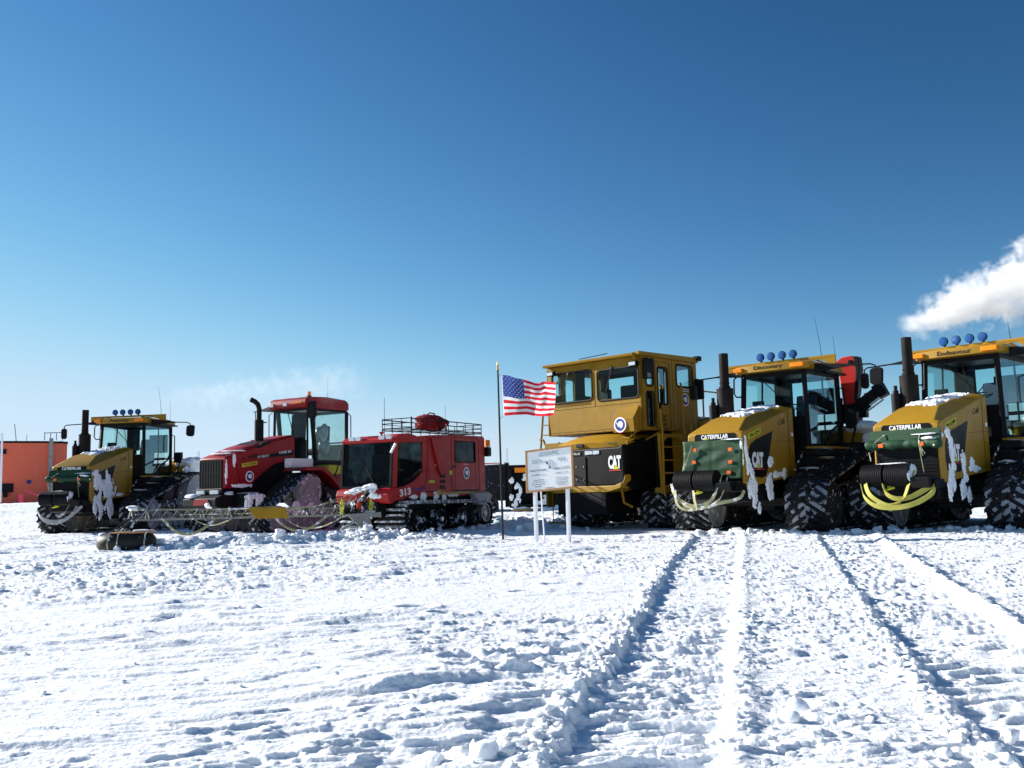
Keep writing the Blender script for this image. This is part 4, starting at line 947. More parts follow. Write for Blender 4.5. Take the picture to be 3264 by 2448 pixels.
    mb = MB(); mb.prism([(-3.05, 1.70), (-3.2, 1.80), (-3.9, 1.78), (-4.2, 1.62), (-4.2, 1.55), (-3.3, 1.52)], 'y', .72, 1.20); mb.build('yellow_cover', PLATEY, T, bevel=.03)
    mb = MB(); mb.prism([(-1.75, 1.62), (-1.9, 1.70), (-2.6, 1.74), (-2.9, 1.55), (-3.4, 1.12), (-3.32, 1.08), (-2.85, 1.46), (-2.55, 1.62), (-1.95, 1.62)], 'y', .75, 1.52); mb.prism([(-2.6, 1.2), (-2.6, 1.66), (-4.4, 1.58), (-4.4, 1.2)], 'y', .62, .78); mb.build('fender', RED, T, bevel=.02)
    mb = MB(); mb.box(-3.4, -2.9, .8, 1.3, .8, 1.2); mb.tube([(-3.15, 1.25, 1.15), (-3.3, 1.4, 1.7), (-3.5, 1.35, 2.2)], .02, 6); mb.build('step', BLK, T, bevel=.02)
    # four triangular track units
    for (xc, sg) in ((-1.9, 1), (-1.9, -1), (-6.0, 1), (-6.0, -1)):
        yc = sg * 1.15
        circ = [(xc + .98, .36, .34), (xc - .98, .36, .34), (xc - .22, 1.08, .40)]
        whe = [('idler_wheel', xc + .98, .36, .33, WHEELW), ('idler_wheel', xc - .98, .36, .33, WHEELW), ('drive_wheel', xc - .22, 1.05, .42, WHEELW)] + [('roller_wheel', xc + d, .24, .215, WHEELW) for d in (.45, .0, -.45)]
        tr, P, L = belt_track(T, yc, .72, circ, whe, seed=5)
        mb = MB(); mb.prism([(xc + .85, .45), (xc + .1, .95), (xc - .22, 1.32), (xc - .5, .95), (xc - .85, .5), (xc - .5, .42), (xc + .5, .42)], 'y', yc - .05 + sg * .28, yc + .05 + sg * .28); mb.build('track_guard', WHEELW, tr, bevel=.06)
        if sg > 0: splat(tr, (xc, yc + sg * .335, 0), (-sg, 0, 0), Z_, [(-.1, .50, .6, .10), (.25, .62, .25, .14), (-.35, .62, .2, .16)], .03, 8, res=.02, ragged=.6)
    mb = MB(); mb.tube([(-4.2, .2, 3.76), (-4.22, .2, 4.1), (-4.25, .18, 4.5)], [.006, .004, .003], 5); mb.build('aerial', BLK, T)
    return T
red_tractor()

# ------------------------------------------------------------------ red snowcat
def snowcat():
    T = vehicle('snowcat', 'red tracked snowcat numbered 313 with a roof rack, left of the flagpole', 'snowcat', -3.53, 22.0, 27.48)
    w = .72
    # shell: front cabin with leaning face, rear box; windows are real openings in a framed flank
    mb = MB()
    low = [(.0, .78), (.04, .92), (-.02, 1.04), (-.18, 1.10)]
    # lower nose and skirt
    mb.prism([(.0, .74), (.05, .90), (.0, 1.02), (-.14, 1.08), (-.26, 1.06), (-.30, .78), (-.1, .70)], 'y', -w - .02, w + .02)
    # flank plates built from polygons round the window (both sides)
    def flank(s):
        y0, y1 = s * (w - .03), s * w
        P = lambda pts: mb.prism(pts, 'y', min(y0, y1), max(y0, y1))
        P([(-.14, .76), (-.16, 1.08), (-.34, 1.06), (-.66, 1.10), (-1.0, 1.20), (-1.30, 1.36), (-1.45, 1.46), (-1.75, 1.46), (-1.75, .97), (-1.2, .93), (-.6, .78)])
        P([(-.14, 1.08), (-.22, 2.10), (-.30, 2.20), (-.42, 2.20), (-.42, 2.08), (-.36, 1.06)])
        P([(-.42, 2.20), (-.42, 2.11), (-1.45, 2.17), (-1.75, 2.18), (-1.75, 2.34), (-1.62, 2.31)])
        P([(-1.45, 1.46), (-1.45, 2.17), (-1.75, 2.18), (-1.75, 1.46)])
        P([(-1.75, .97), (-1.75, 2.34), (-2.2, 2.37), (-2.98, 2.40), (-2.98, .93)])
        P([(-2.98, .93), (-2.98, 1.70), (-4.04, 1.70), (-4.04, .93)]); P([(-2.98, 2.25), (-2.98, 2.40), (-4.04, 2.42), (-4.04, 2.25)]); P([(-4.04, .93), (-4.04, 2.42), (-4.50, 2.42), (-4.56, 2.36), (-4.56, .95)])
    flank(1); flank(-1)
    mb.box(-4.56, -4.52, -w + .03, w - .03, .95, 2.40)
    mb.prism([(-.42, 2.20), (-1.62, 2.31), (-1.75, 2.34), (-4.50, 2.42), (-4.50, 2.36), (-1.75, 2.28), (-.42, 2.13)], 'y', -w + .03, w - .03)
    mb.box(-4.5, -.3, -w + .03, w - .03, .84, .95)
    mb.prism([(-.22, 2.10), (-.16, 2.19), (-.28, 2.26), (-.95, 2.30), (-1.1, 2.28), (-.42, 2.14)], 'y', -w - .01, w + .01)
    mb.box(-1.80, -1.76, -w + .03, w - .03, .9, 1.7)
    body = mb.build('body', REDC, T, bevel=.018)
    # windscreen
    mb = MB(); pane(mb, (-.13, -w + .06, 1.10), (-.13, w - .05, 1.10), (-.21, w - .03, 2.12), (-.21, -w + .03, 2.12)); mb.build('windscreen', GLASSD, T)
    mb = MB(); mb.bar((-.12, -w + .02, 1.09), (-.20, -w + .02, 2.12), .06, .05); mb.bar((-.12, w - .02, 1.09), (-.20, w - .02, 2.12), .06, .05); mb.bar((-.12, -w, 1.09), (-.12, w, 1.09), .05, .05); mb.bar((-.15, -.6, 1.38), (-.15, -.2, 1.38), .015, .02); mb.build('windscreen_frame', BLK, T)
    mb = MB(); mb.bar((-.09, -.25, 1.1), (-.14, -.05, 1.72), .014, .02); mb.bar((-.09, .30, 1.1), (-.12, .0, 1.55), .014, .02); mb.build('wiper', BLK, T)
    for s in (1, -1):
        mb = MB(); mb.prism([(-.36, 1.06), (-.42, 2.10), (-1.45, 2.17), (-1.45, 1.47), (-1.30, 1.36), (-1.0, 1.20), (-.66, 1.10)], 'y', s * (w - .022) - .004, s * (w - .022) + .004); mb.build('door_window', GLASSD, T)
        mb = MB(); mb.prism([(-2.98, 1.70), (-2.98, 2.25), (-4.04, 2.25), (-4.04, 1.70)], 'y', s * (w - .015) - .004, s * (w - .015) + .004); wf = mb.build('side_window', GLASSD, T)
        mb = MB(); frame(mb, [(-2.99, s * (w + .002), 1.71), (-2.99, s * (w + .002), 2.24), (-4.03, s * (w + .002), 2.24), (-4.03, s * (w + .002), 1.71)], .03, .012); mb.build('window_seal', BLK, wf)
    # door panel, seams, handle, vents, air duct
    mb = MB(); y = w + .002
    for pts in ([(-.36, y, 1.04), (-.18, y, 1.05), (-.34, y, .86), (-.7, y, .84), (-1.35, y, .98), (-1.62, y, 1.2), (-1.68, y, 1.8), (-1.68, y, 2.28)], [(-2.80, y, .98), (-2.80, y, 2.30), (-2.86, y, 2.33), (-4.18, y, 2.35), (-4.22, y, 2.3), (-4.22, y, .98)], [(-2.80, y, .985), (-4.22, y, .985)]):
        mb.tube(pts, .006, 4)
    mb.bar((-2.84, y, .965), (-4.2, y, .965), .01, .03); mb.build('door_seam', BLK, body)
    mb = MB(); mb.box(-3.02, -2.86, w, w + .02, 1.56, 1.60); mb.build('door_handle', BLK, body)
    mb = MB()
    for k in range(3): mb.box(-2.48, -2.24, w - .001, w + .012, 1.30 - k * .14, 1.39 - k * .14)
    mb.build('vent', BLK, body, bevel=.01)
    mb = MB(); mb.prism([(-1.80, 2.28), (-2.10, 1.55), (-2.22, 1.36), (-2.36, 1.36), (-2.30, 2.30)], 'y', w - .0, w + .05); mb.build('air_duct', REDC, body, bevel=.02)
    mb = MB(); mb.box(-1.72, -1.98, w, w + .008, 1.17, 1.23); mb.box(-2.68, -2.82, w, w + .01, 1.38, 1.48); mb.box(-2.1, -2.26, w, w + .01, .93, .98); mb.box(-1.98, -2.2, w, w + .008, 1.60, 1.62); mb.build('yellow_decal', PLATEY, body)
    lettering('313', (-.47, w + .003, .845), (-1, 0, .13), (.13, 0, 1), .46, .17, TXTW, body, bold=.03)
    lettering('PistenBully', (-1.02, w + .003, .95), (-1, 0, .07), (0, 0, 1), .62, .10, TXTBL, body, shear=.3)
    lettering('NSF 313', (-3.42, w + .003, 1.63), XB, Z_, .22, .035, TXTW, body)
    seal((-3.55, w, 1.42), XB, Z_, .165, body)
    mb = MB(); mb.box(-4.5, -2.1, w - .05, w + .03, .885, .945); mb.build('sill', WOOD, body)
    # interior
    mb = MB(); mb.box(-1.15, -.85, -.55, -.15, .95, 1.35); mb.box(-1.25, -1.1, -.55, -.15, 1.3, 1.9); mb.box(-1.15, -.85, .15, .55, .95, 1.35); mb.box(-1.25, -1.1, .15, .55, 1.3, 1.9); mb.box(-.55, -.3, -.6, .6, .95, 1.2); mb.build('seat', INT, T, bevel=.03)
    # mirror, lamps
    for (y0) in (-.50, -.32, .36, .56):
        mb = MB(); mb.box(-.22, -.14, y0, y0 + .155, 2.19, 2.28); mb.build('roof_lamp', LENS, T, bevel=.012)
    mb = MB(); mb.prism([(-.18, 2.19), (-.34, 2.30), (-.8, 2.35), (-1.1, 2.30), (-1.1, 2.2)], 'y', .28, .78) ; mb.prism([(-.18, 2.17), (-.34, 2.29), (-.8, 2.33), (-1.1, 2.28), (-1.1, 2.2)], 'y', -.6, -.08); mb.cyl((-.7, .05, 2.25), (-.7, .05, 2.38), .025, n=10); mb.cyl((-.7, .05, 2.37), (-.7, .05, 2.41), .06, n=12); mb.build('lamp_pod', REDC, T, bevel=.03)
    mb = MB(); mb.bar((-.03, .78, 1.86), (-.14, .84, 2.08), .05, .05); mb.build('mirror', WHITE, T, bevel=.01)
    mb = MB(); mb.cyl((-4.68, w + .02, 2.15), (-4.68, w + .02, 2.33), .075, .07, n=16); mb.build('beacon', AMB, T, smooth=True)
    mb = MB(); mb.box(-4.78, -4.57, w - .06, w + .1, 1.88, 2.14); mb.build('rear_lamp', BLK, T, bevel=.04)
    mb = MB(); mb.cyl((.03, .42, .90), (.06, .42, .90), .055, n=16); mb.build('marker_lamp', AMB, T, smooth=True)
    # roof rack
    mb = MB(); X0, X1, yl, yr = -1.00, -4.42, -.14, .70
    for yy in (yl, yr):
        for z in (2.52, 2.63, 2.74): mb.tube([(X0, yy, z + (-.06 if z < 2.6 else -.02)), (X1, yy, z)], .015 if z != 2.63 else .008, 6)
        for k in range(9):
            x = X0 + (X1 - X0) * k / 8; mb.tube([(x, yy, 2.42), (x, yy, 2.73)], .011, 6)
    for x in (X0, X1):
        for z in (2.50, 2.62, 2.73): mb.tube([(x, yl, z), (x, yr, z)], .012, 6)
        for k in range(1, 3): mb.tube([(x, yl + (yr - yl) * k / 3, 2.48), (x, yl + (yr - yl) * k / 3, 2.73)], .009, 6)
    for k in range(11): mb.tube([(X0 + (X1 - X0) * k / 10, yl, 2.49), (X0 + (X1 - X0) * k / 10, yr, 2.49)], .01, 5)
    mb.bar((X0, yr + .01, 2.32), (X0, yr + .01, 2.76), .03, .03)
    mb.build('roof_rack', BLK, T)
    # running gear
    mb = MB(); mb.box(-4.4, -.2, -.16, .16, .35, .80); mb.box(-4.3, -.4, -.6, .6, .62, .86); mb.box(-.3, .06, -.45, .45, .40, .74); mb.bar((-.05, -.3, .6), (.16, -.3, .55), .08, .12); mb.bar((-.05, .3, .6), (.16, .3, .55), .08, .12); mb.build('chassis', BLK, T, bevel=.02)
    for yc in (-.50, .50):
        circ = [(-.70, .36, .30), (-4.40, .36, .27), (-1.1, .30, .29)]
        whe = [('road_wheel', -1.12 - i * .98, .28, .255, RUBW) for i in range(3)] + [('road_wheel', -.68, .37, .25, RUBW), ('drive_sprocket', -4.38, .36, .24, STEEL), ('road_wheel', -3.80, .26, .2, WHEELG)]
        tr, P, L = belt_track(T, yc, .70, circ, whe, lug='bar', beltmat=BLK, lugmat=CLEAT, pitch=.115, lugh=.06, seed=9, name='track')
        for i in range(3):
            if yc > 0: mb = MB(); mb.cyl((-1.12 - i * .98, yc + .32, .28), (-1.12 - i * .98, yc + .37, .28), .055, n=10); mb.build('hub_cap', LENS, tr)
    # mud flap and tail tank with snow
    mb = MB(); mb.prism([(-3.7, .90), (-4.5, .93), (-4.78, .78), (-4.3, .55), (-3.9, .60)], 'y', w - .06, w + .15); mb.build('tail_cover', GREYP, T, bevel=.05)
    mb = MB(); mb.prism([(-4.55, .80), (-4.85, .80), (-5.02, .62), (-5.04, .36), (-4.94, .36), (-4.8, .55)], 'y', .15, w + .16); mb.build('mud_flap', RUBD, T, bevel=.03)
    splat(T, (0, w - .02, 0), XB, Z_, [(1.5, .84, .12, .10), (2.1, .82, .14, .14), (2.45, .78, .10, .2), (2.9, .86, .3, .05), (1.1, .84, .2, .05)], .03, 12, drip=4, res=.015)
    snow_on(T, [((.02, -.05, 1.03), (.08, .20, .07)), ((.0, .20, 1.10), (.08, .16, .09)), ((.05, .26, .98), (.06, .10, .10)), ((.07, -.30, .98), (.05, .16, .04))], 51, rough=.5)
    splat(T, (.055, 0, 0), Y_, Z_, [(.36, .88, .26, .05), (.24, .94, .12, .08), (.50, .86, .16, .03)], .03, 14)
    mb = MB(); mb.tube([(-4.2, -.3, 2.42), (-4.2, -.3, 3.3)], [.006, .004], 5); mb.tube([(-1.6, -.5, 2.3), (-1.6, -.5, 3.35)], [.008, .005], 5); mb.build('aerial', BLK, T)
    return T
SCAT = snowcat()
Mx = Matrix.Translation(SCAT.location) @ Matrix.Rotation(SCAT.rotation_euler.z, 4, 'Z')
mb = MB(); mb.blob(Mx @ Vector((-2.55, .30, 2.68)), (.46, .30, .19), 61, 3, .10); mb.blob(Mx @ Vector((-2.45, .32, 2.80)), (.34, .24, .12), 62, 3, .12)
mb.tube([Mx @ Vector(p) for p in ((-2.7, .3, 2.88), (-2.62, .34, 2.95), (-2.4, .34, 2.96), (-2.3, .3, 2.88))], .016, 8); mb.tube([Mx @ Vector(p) for p in ((-2.35, .62, 2.52), (-2.35, .5, 2.86), (-2.35, .2, 2.92), (-2.35, 0, 2.8))], .018, 6); mb.tube([Mx @ Vector(p) for p in ((-2.75, .60, 2.52), (-2.75, .5, 2.84), (-2.75, .2, 2.89), (-2.75, 0, 2.8))], .018, 6)
tag(mb.build('duffel_bag', BAGR, smooth=True), 'stuffed red duffel bag lying on the roof rack of the snowcat', 'bag')

# ------------------------------------------------------------------ tall-cab yellow hauler
def hauler():
    T = vehicle('heavy_hauler', 'huge yellow hauler with a tall boxy cab over its black nose, behind the wooden sign', 'hauler', 1.9, 22.28, 44.1)
    w, L, zb, zt = 1.44, 2.29, 2.24, 3.93
    mb = MB()
    # front wall with two rounded windows: built from strips round the openings
    def wall_front():
        x0, x1 = -.05, .0
        W = [(-1.25, -.01, 3.04, 3.74), (.18, 1.36, 2.99, 3.69)]
        P = lambda y0, y1, z0, z1: mb.box(x0, x1, y0, y1, z0, z1)
        mb.prism([(-w + .10, zb), (w, zb), (w, 2.99), (-w, 3.04)], 'x', x0, x1)
        P(-w, -1.25, 3.04, zt); P(-.01, .18, 2.99, zt); P(1.36, w, 2.99, zt); P(-1.25, -.01, 3.74, zt); P(.18, 1.36, 3.69, zt)
        P(-1.25, -.01, 2.9, 3.04)
    wall_front()
    def wall_side(s):
        y0, y1 = (s * w - .05 * s, s * w); a, b = min(y0, y1), max(y0, y1)
        P = lambda x0, x1, z0, z1: mb.box(x0, x1, a, b, z0, z1)
        # openings: narrow upper, narrow lower, door slit, rear square
        P(-.20, .0, zb, zt); P(-.46, -.20, zb, 2.34); P(-.46, -.20, 3.10, 3.26); P(-.46, -.20, 3.78, zt)
        P(-.66, -.46, zb, zt); P(-1.02, -.66, zb, 2.86); P(-1.02, -.66, 3.70, zt); P(-1.42, -1.02, zb, zt); P(-2.08, -1.42, zb, 3.32); P(-2.08, -1.42, 3.82, zt); P(-L, -2.08, zb, zt)
    wall_side(1); wall_side(-1)
    mb.box(-L, -L + .05, -w, w, zb, 3.0); mb.box(-L, -L + .05, -w, w, 3.8, zt)
    for yy in (-w, -.4, .4, w - .1): mb.box(-L, -L + .05, yy, yy + .1, 3.0, 3.8)
    mb.box(-L + .02, -.02, -w + .03, w - .03, zb, zb + .08)
    cab = mb.build('cab', AGED, T, bevel=.015)
    mb = MB(); mb.prism([(.17, 3.92), (.19, 3.98), (.0, 4.02), (-L - .04, 4.05), (-L - .04, 3.93), (.0, 3.93)], 'y', -w + .03, w - .08); mb.prism([(.0, 3.93), (.10, 3.95), (.10, 4.02), (-L - .03, 4.06), (-L - .03, 3.93)], 'y', w - .08, w + .05); mb.prism([(.01, 3.93), (.16, 3.93), (.02, 3.76)], 'y', w - .14, w - .09)
    mb.build('roof', AGED, cab, bevel=.012)
    mb = MB(); mb.tube([(-.3, -.6, 4.04), (-.3, -.6, 4.10), (-.25, .3, 4.13)], .012, 6); mb.build('aerial', BLK, cab)
    # windows with rubber seals
    def rrect(a0, a1, b0, b1, r=.09):
        pts = []
        for (ca, cb, t0) in ((a1 - r, b1 - r, 0), (a0 + r, b1 - r, 90), (a0 + r, b0 + r, 180), (a1 - r, b0 + r, 270)):
            for k in range(5): t = R_(t0 + k * 22.5); pts.append((ca + r * math.cos(t), cb + r * math.sin(t)))
        return pts
    def window(name, plane, a0, a1, b0, b1, mat, r=.09):
        P = (lambda a, b, d: (d, a, b)) if plane == 'x' else (lambda a, b, d: (a, plane * (w + d), b))
        base = 0
        rp = rrect(a0 - .012, a1 + .012, b0 - .012, b1 + .012, r)
        mb = MB(); mb.tube([P(a, b, .004) for a, b in rp] + [P(*rp[0], .004)], .022, 6); sl = mb.build('window_seal', BLK, cab)
        # filled corners so the opening reads rounded
        mb = MB()
        for (ca, cb, qa, qb) in ((a1, b1, -1, -1), (a0, b1, 1, -1), (a0, b0, 1, 1), (a1, b0, -1, 1)):
            pts = [(ca, cb)] + [(ca + qa * r * (1 - math.cos(t)), cb + qb * r * (1 - math.sin(t))) for t in (0, .4, .8, 1.2, 1.57)]
            f3 = [P(a, b, -.002) for a, b in pts]; b3 = [P(a, b, -.03) for a, b in pts]; n = len(pts)
            mb.add(f3 + b3, [tuple(range(n)), tuple(range(2 * n - 1, n - 1, -1))] + [(i, (i + 1) % n, (i + 1) % n + n, i + n) for i in range(n)])
        mb.build('corner_fillet', AGED, sl)
        mb = MB(); c = [(a0, b0), (a1, b0), (a1, b1), (a0, b1)]
        pane(mb, *[P(a, b, -.03) for a, b in c], t=.006); mb.build(name, mat, cab)
    window('windscreen', 'x', -1.25, -.01, 3.04, 3.74, GLASS); window('windscreen', 'x', .18, 1.36, 2.99, 3.69, GLASS)
    for s in (1, -1):
        window('side_window', s, -.46, -.20, 3.26, 3.78, GLASS, .07); window('side_window', s, -.46, -.20, 2.34, 3.10, GLASSD, .07)
        window('door_window', s, -1.02, -.66, 2.86, 3.70, GLASS, .07); window('side_window', s, -2.08, -1.42, 3.32, 3.82, GLASSF, .08)
    mb = MB(); pane(mb, (-L + .02, -w + .1, 3.0), (-L + .02, w - .1, 3.0), (-L + .02, w - .1, 3.8), (-L + .02, -w + .1, 3.8)); mb.build('rear_window', GLASS, cab)
    mb = MB(); y = w + .003
    mb.tube([(-.55, y, 3.84), (-.55, y, 2.30), (-.58, y, 2.28), (-1.05, y, 2.28)], .008, 4); mb.tube([(-.55, y, 3.84), (-1.12, y, 3.84), (-1.12, y, 2.3)], .006, 4); mb.box(-.74, -.66, w, w + .02, 2.68, 2.84); mb.build('door_seam', BLK, cab)
    lettering('K', (-.74, w + .003, 2.45), XB, Z_, .09, .17, TXTB, cab, bold=.04); lettering('C', (-.84, w + .003, 2.45), XB, Z_, .10, .15, TXTB, cab, bold=.04); lettering('KRESS', (-.70, w + .003, 2.35), XB, Z_, .26, .05, TXTB, cab, bold=.02)
    mb = MB(); mb.box(-1.92, -1.58, w, w + .004, 3.245, 3.265); mb.box(-1.92, -1.62, w, w + .004, 3.195, 3.215); mb.build('white_decal', WHITE, cab)
    seal((-1.75, w, 3.0), XB, Z_, .165, cab)
    mb = MB()
    for (ya, za, yb, zb_) in ((-w + .03, 2.86, w - .02, 2.86), (.08, 2.86, .08, 3.9), (-w + .1, 2.30, .74, 2.30)): mb.bar((.002, ya, za), (.002, yb, zb_), .006, .006)
    mb.bar((-1.24, w + .002, 2.28), (-1.24, w + .002, 3.9), .006, .006); mb.bar((-.52, w + .002, 2.26), (-.52, w + .002, 3.9), .005, .005); mb.build('panel_seam', STACK, cab)
    mb = MB()
    for k in range(14): mb.cyl((.0, -w + .10 + k * .20, 3.84), (.008, -w + .10 + k * .20, 3.84), .011, n=6); mb.cyl((.0, -w + .16 + k * .20, 2.26), (.008, -w + .16 + k * .20, 2.26), .011, n=6)
    mb.build('rivet', AGED, cab)
    mb = MB(); mb.prism([(.74, 2.21), (1.36, 2.19), (1.36, 2.50), (1.30, 2.78), (.80, 2.80)], 'x', .0, .02); mb.prism([(.20, 2.19), (.24, 2.50), (.14, 2.60), (.0, 2.80), (.0, 2.19)], 'y', .76, 1.36); bx = mb.build('light_box', AGED, cab, bevel=.02)
    seal((.232, .98, 2.36), Y_, Z_, .185, bx)
    mb = MB(); mb.box(.0, .006, .62, .74, 2.52, 2.66); mb.build('warning_decal', TXTD, cab)
    for (yy, zz) in ((-1.30, 3.80), (1.22, 3.78)):
        mb = MB(); mb.box(.02, .14, yy - .02, yy + .20, zz - .09, zz + .02); wl = mb.build('work_lamp', BLK, cab, bevel=.015)
        mb = MB(); mb.box(.135, .15, yy, yy + .18, zz - .08, zz); mb.build('lens', LENS, wl, bevel=.008)
    mb = MB(); mb.box(-L - .12, -L + .06, w - .05, w + .10, 3.98, 4.10); mb.build('camera_pod', BLK, cab, bevel=.02)
    for yy in (-.72, .62):
        mb = MB(); mb.bar((.01, yy, 3.76), (.04, yy, 3.68), .05, .04); mb.tube([(.02, yy, 3.74), (.03, yy - .08, 3.45), (.02, yy - .18, 3.2)], .010, 5); mb.build('wiper', BLK, cab)
    # dark lining, then the seats
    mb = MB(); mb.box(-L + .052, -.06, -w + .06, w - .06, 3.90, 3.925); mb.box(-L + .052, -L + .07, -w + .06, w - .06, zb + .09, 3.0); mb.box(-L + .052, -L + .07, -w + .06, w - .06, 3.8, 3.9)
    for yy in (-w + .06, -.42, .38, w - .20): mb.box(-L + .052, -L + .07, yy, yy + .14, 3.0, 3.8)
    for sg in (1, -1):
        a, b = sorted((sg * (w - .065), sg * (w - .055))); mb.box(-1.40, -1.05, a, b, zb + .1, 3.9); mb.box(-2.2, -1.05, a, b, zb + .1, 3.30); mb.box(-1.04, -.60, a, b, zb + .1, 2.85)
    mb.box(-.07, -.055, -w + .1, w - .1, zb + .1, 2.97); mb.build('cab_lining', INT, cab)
    mb = MB(); mb.box(-1.3, -.9, -.9, -.45, 2.32, 2.8); mb.box(-1.35, -1.2, -.9, -.45, 2.8, 3.4); mb.box(-1.3, -.9, .3, .75, 2.32, 2.8); mb.box(-1.4, -1.22, .3, .75, 2.8, 3.4); mb.box(-.6, -.15, -1.1, 1.0, 2.32, 2.85); mb.box(-2.2, -1.6, -.4, .35, 2.32, 3.5); mb.build('seat', INT, cab, bevel=.04)
    # mirrors
    for (x0, y0, z0, z1) in ((-.10, w + .14, 3.38, 3.84), (-2.2, w + .10, 3.02, 3.50)):
        mb = MB(); mb.tube([(x0, w, z1 + .02), (x0, y0, z1 + .02), (x0, y0, z1 - .1)], .018, 6); arm = mb.build('mirror_arm', BLK, cab)
        mb = MB(); mb.box(x0 - .05, x0 + .05, y0 - .14, y0 + .14, z0, z1); mb.build('mirror', BLK, arm, bevel=.035)
    mb = MB(); mb.tube([(-.4, -w, 3.62), (-.4, -w - .55, 3.62), (-.4, -w - .6, 3.60)], .02, 6); mb.bar((-.4, -w, 3.6), (-.4, -w - .5, 3.6), .05, .05); mb.box(-.5, -.36, -w - .52, -w - .3, 3.44, 3.58); mb.build('side_bracket', AGED, cab)
    # nose: rounded yellow hood, black cowl, bumper
    mb = MB()
    prof = [(.46, 1.86), (.50, 1.98), (.36, 2.10), (.0, 2.19), (-.8, 2.24), (-1.2, 2.24)]
    n = 9; vs = []
    for k, (x, z) in enumerate(prof):
        wd = 1.0 + .08 * k / 5
        for i in range(n):
            u = -1 + 2 * i / (n - 1); vs.append((x - .10 * abs(u) ** 3, .17 + wd * u * 1.04, z - (.13 + .05 * (k < 2)) * abs(u) ** 2.5 - (0 if k else .0)))
    fs = [(a * n + i, a * n + i + 1, (a + 1) * n + i + 1, (a + 1) * n + i) for a in range(len(prof) - 1) for i in range(n - 1)]
    base = [(x, y, 1.78) for (x, y, z) in vs[:n]]; m = len(vs); mb.add(vs + base, fs + [(i, m + i, m + i + 1, i + 1) for i in range(n - 1)])
    mb.add([(p[0], .30 - .87 * 1.02 - .001, p[1]) for p in prof], [])
    mb.box(-1.3, .30, -.58, 1.22, 1.78, 1.98)
    hood = mb.build('hood', YEL2, T, bevel=.0, smooth=True)
    mb = MB(); mb.prism([(-.60, .98), (-.52, 1.86), (1.10, 1.86), (1.24, 1.92), (1.26, 1.1), (1.15, .98)], 'x', .30, .50); mb.prism([(.40, .98), (.46, 1.86), (-.3, 2.06), (-1.5, 2.10), (-1.5, .90), (.1, .9)], 'y', -.56, 1.26); cowl = mb.build('nose_cowl', PANEL, T, bevel=.05, seg=3)
    mb = MB(); mb.box(.50, .52, -.42, .16, .98, 1.66); mb.build('grille', BLK, cowl, bevel=.01)
    mb = MB()
    for a, b in ((-.12, 1.14), (.10, 1.14), (-.12, 1.44), (.10, 1.44)): mb.cyl((.52, a, b), (.535, a, b), .014, n=8)
    mb.build('bolt', LENS, cowl)
    for (a0, a1) in ((.14, .36), (.38, .56)):
        mb = MB(); mb.prism([(a0, 1.70), (a1, 1.71), (a1 + .01, 1.79), (a0, 1.80)], 'x', .50, .52); mb.build('headlamp', LENS, cowl, bevel=.01)
    mb = MB(); mb.prism([(-.38, 1.70), (.02, 1.70), (.02, 1.78), (-.38, 1.78)], 'x', .50, .512); np_ = mb.build('name_plate', INT, cowl); lettering('CATERPILLAR', (.514, -.36, 1.72), Y_, Z_, .36, .045, TXTW, np_)
    mb = MB(); mb.box(.42, .52, -.12, .10, 1.88, 1.96); mb.build('hood_latch', BLK, hood, bevel=.01)
    lettering('CAT', (.512, .82, 1.36), Y_, Z_, .36, .30, TXTW, cowl, bold=.05)
    mb = MB(); mb.prism([(.96, 1.35), (1.12, 1.35), (1.04, 1.46)], 'x', .520, .524); mb.build('triangle_mark', PLATEY, cowl)
    mb = MB(); mb.box(.50, .513, .84, 1.18, 1.315, 1.335); mb.build('red_stripe', REDRING, cowl)
    lettering('Elephant Man', (.47, .66, 1.90), Y_, (-.1, 0, 1), .42, .08, TXTB, hood, shear=.3)
    mb = MB(); mb.prism([(-.84, .84), (.80, .84), (1.18, .93), (1.22, 1.06), (1.0, .99), (-.84, .99)], 'x', -.1, .56); mb.prism([(1.10, .95), (1.22, 1.0), (1.29, 1.12), (1.29, 1.24), (1.24, 1.10)], 'x', .30, .53); mb.build('bumper', YEL, T, bevel=.03)
    mb = MB(); mb.box(-.6, .54, -.72, .74, .34, .84); mb.box(-5.5, -.5, -.55, .55, .45, 1.9); mb.box(-3.6, -.7, -.6, 1.30, .85, 2.22); mb.box(-5.8, -2.3, -1.2, 1.3, 1.2, 2.0); mb.box(-3.2, -1.3, 1.0, 1.75, .72, .84); mb.build('chassis', BLK, T, bevel=.03)
    mb = MB(); mb.tube([(-.6, 1.5, 2.2), (-.3, 1.2, 1.98), (0, 1.1, 2.15)], .02, 6); mb.tube([(-.2, 1.0, 2.2), (.1, .8, 2.1), (.2, 1.2, 2.05), (.1, 1.35, 2.2)], .016, 6); mb.tube([(.3, 1.0, .95), (.35, 1.1, .6), (.3, 1.3, .5)], .03, 6); mb.build('hose', AGED, T)
    # ladder with rails, viewer side
    mb = MB()
    for x in (-.36, -1.30): mb.bar((x, 1.66, .88), (x + .0, 1.62, 2.14), .05, .08)
    for k in range(4): mb.box(-1.28, -.38, 1.60, 1.76, .92 + k * .30, .95 + k * .30)
    mb.box(-1.32, -.34, 1.46, 1.70, .80, .92); mb.prism([(-.36, 2.14), (-1.30, 2.14), (-1.30, 1.92), (-1.16, 1.98), (-1.04, 2.06), (-.62, 2.06), (-.50, 1.98), (-.36, 1.92)], 'y', 1.62, 1.68); mb.build('ladder', AGED, T, bevel=.008)
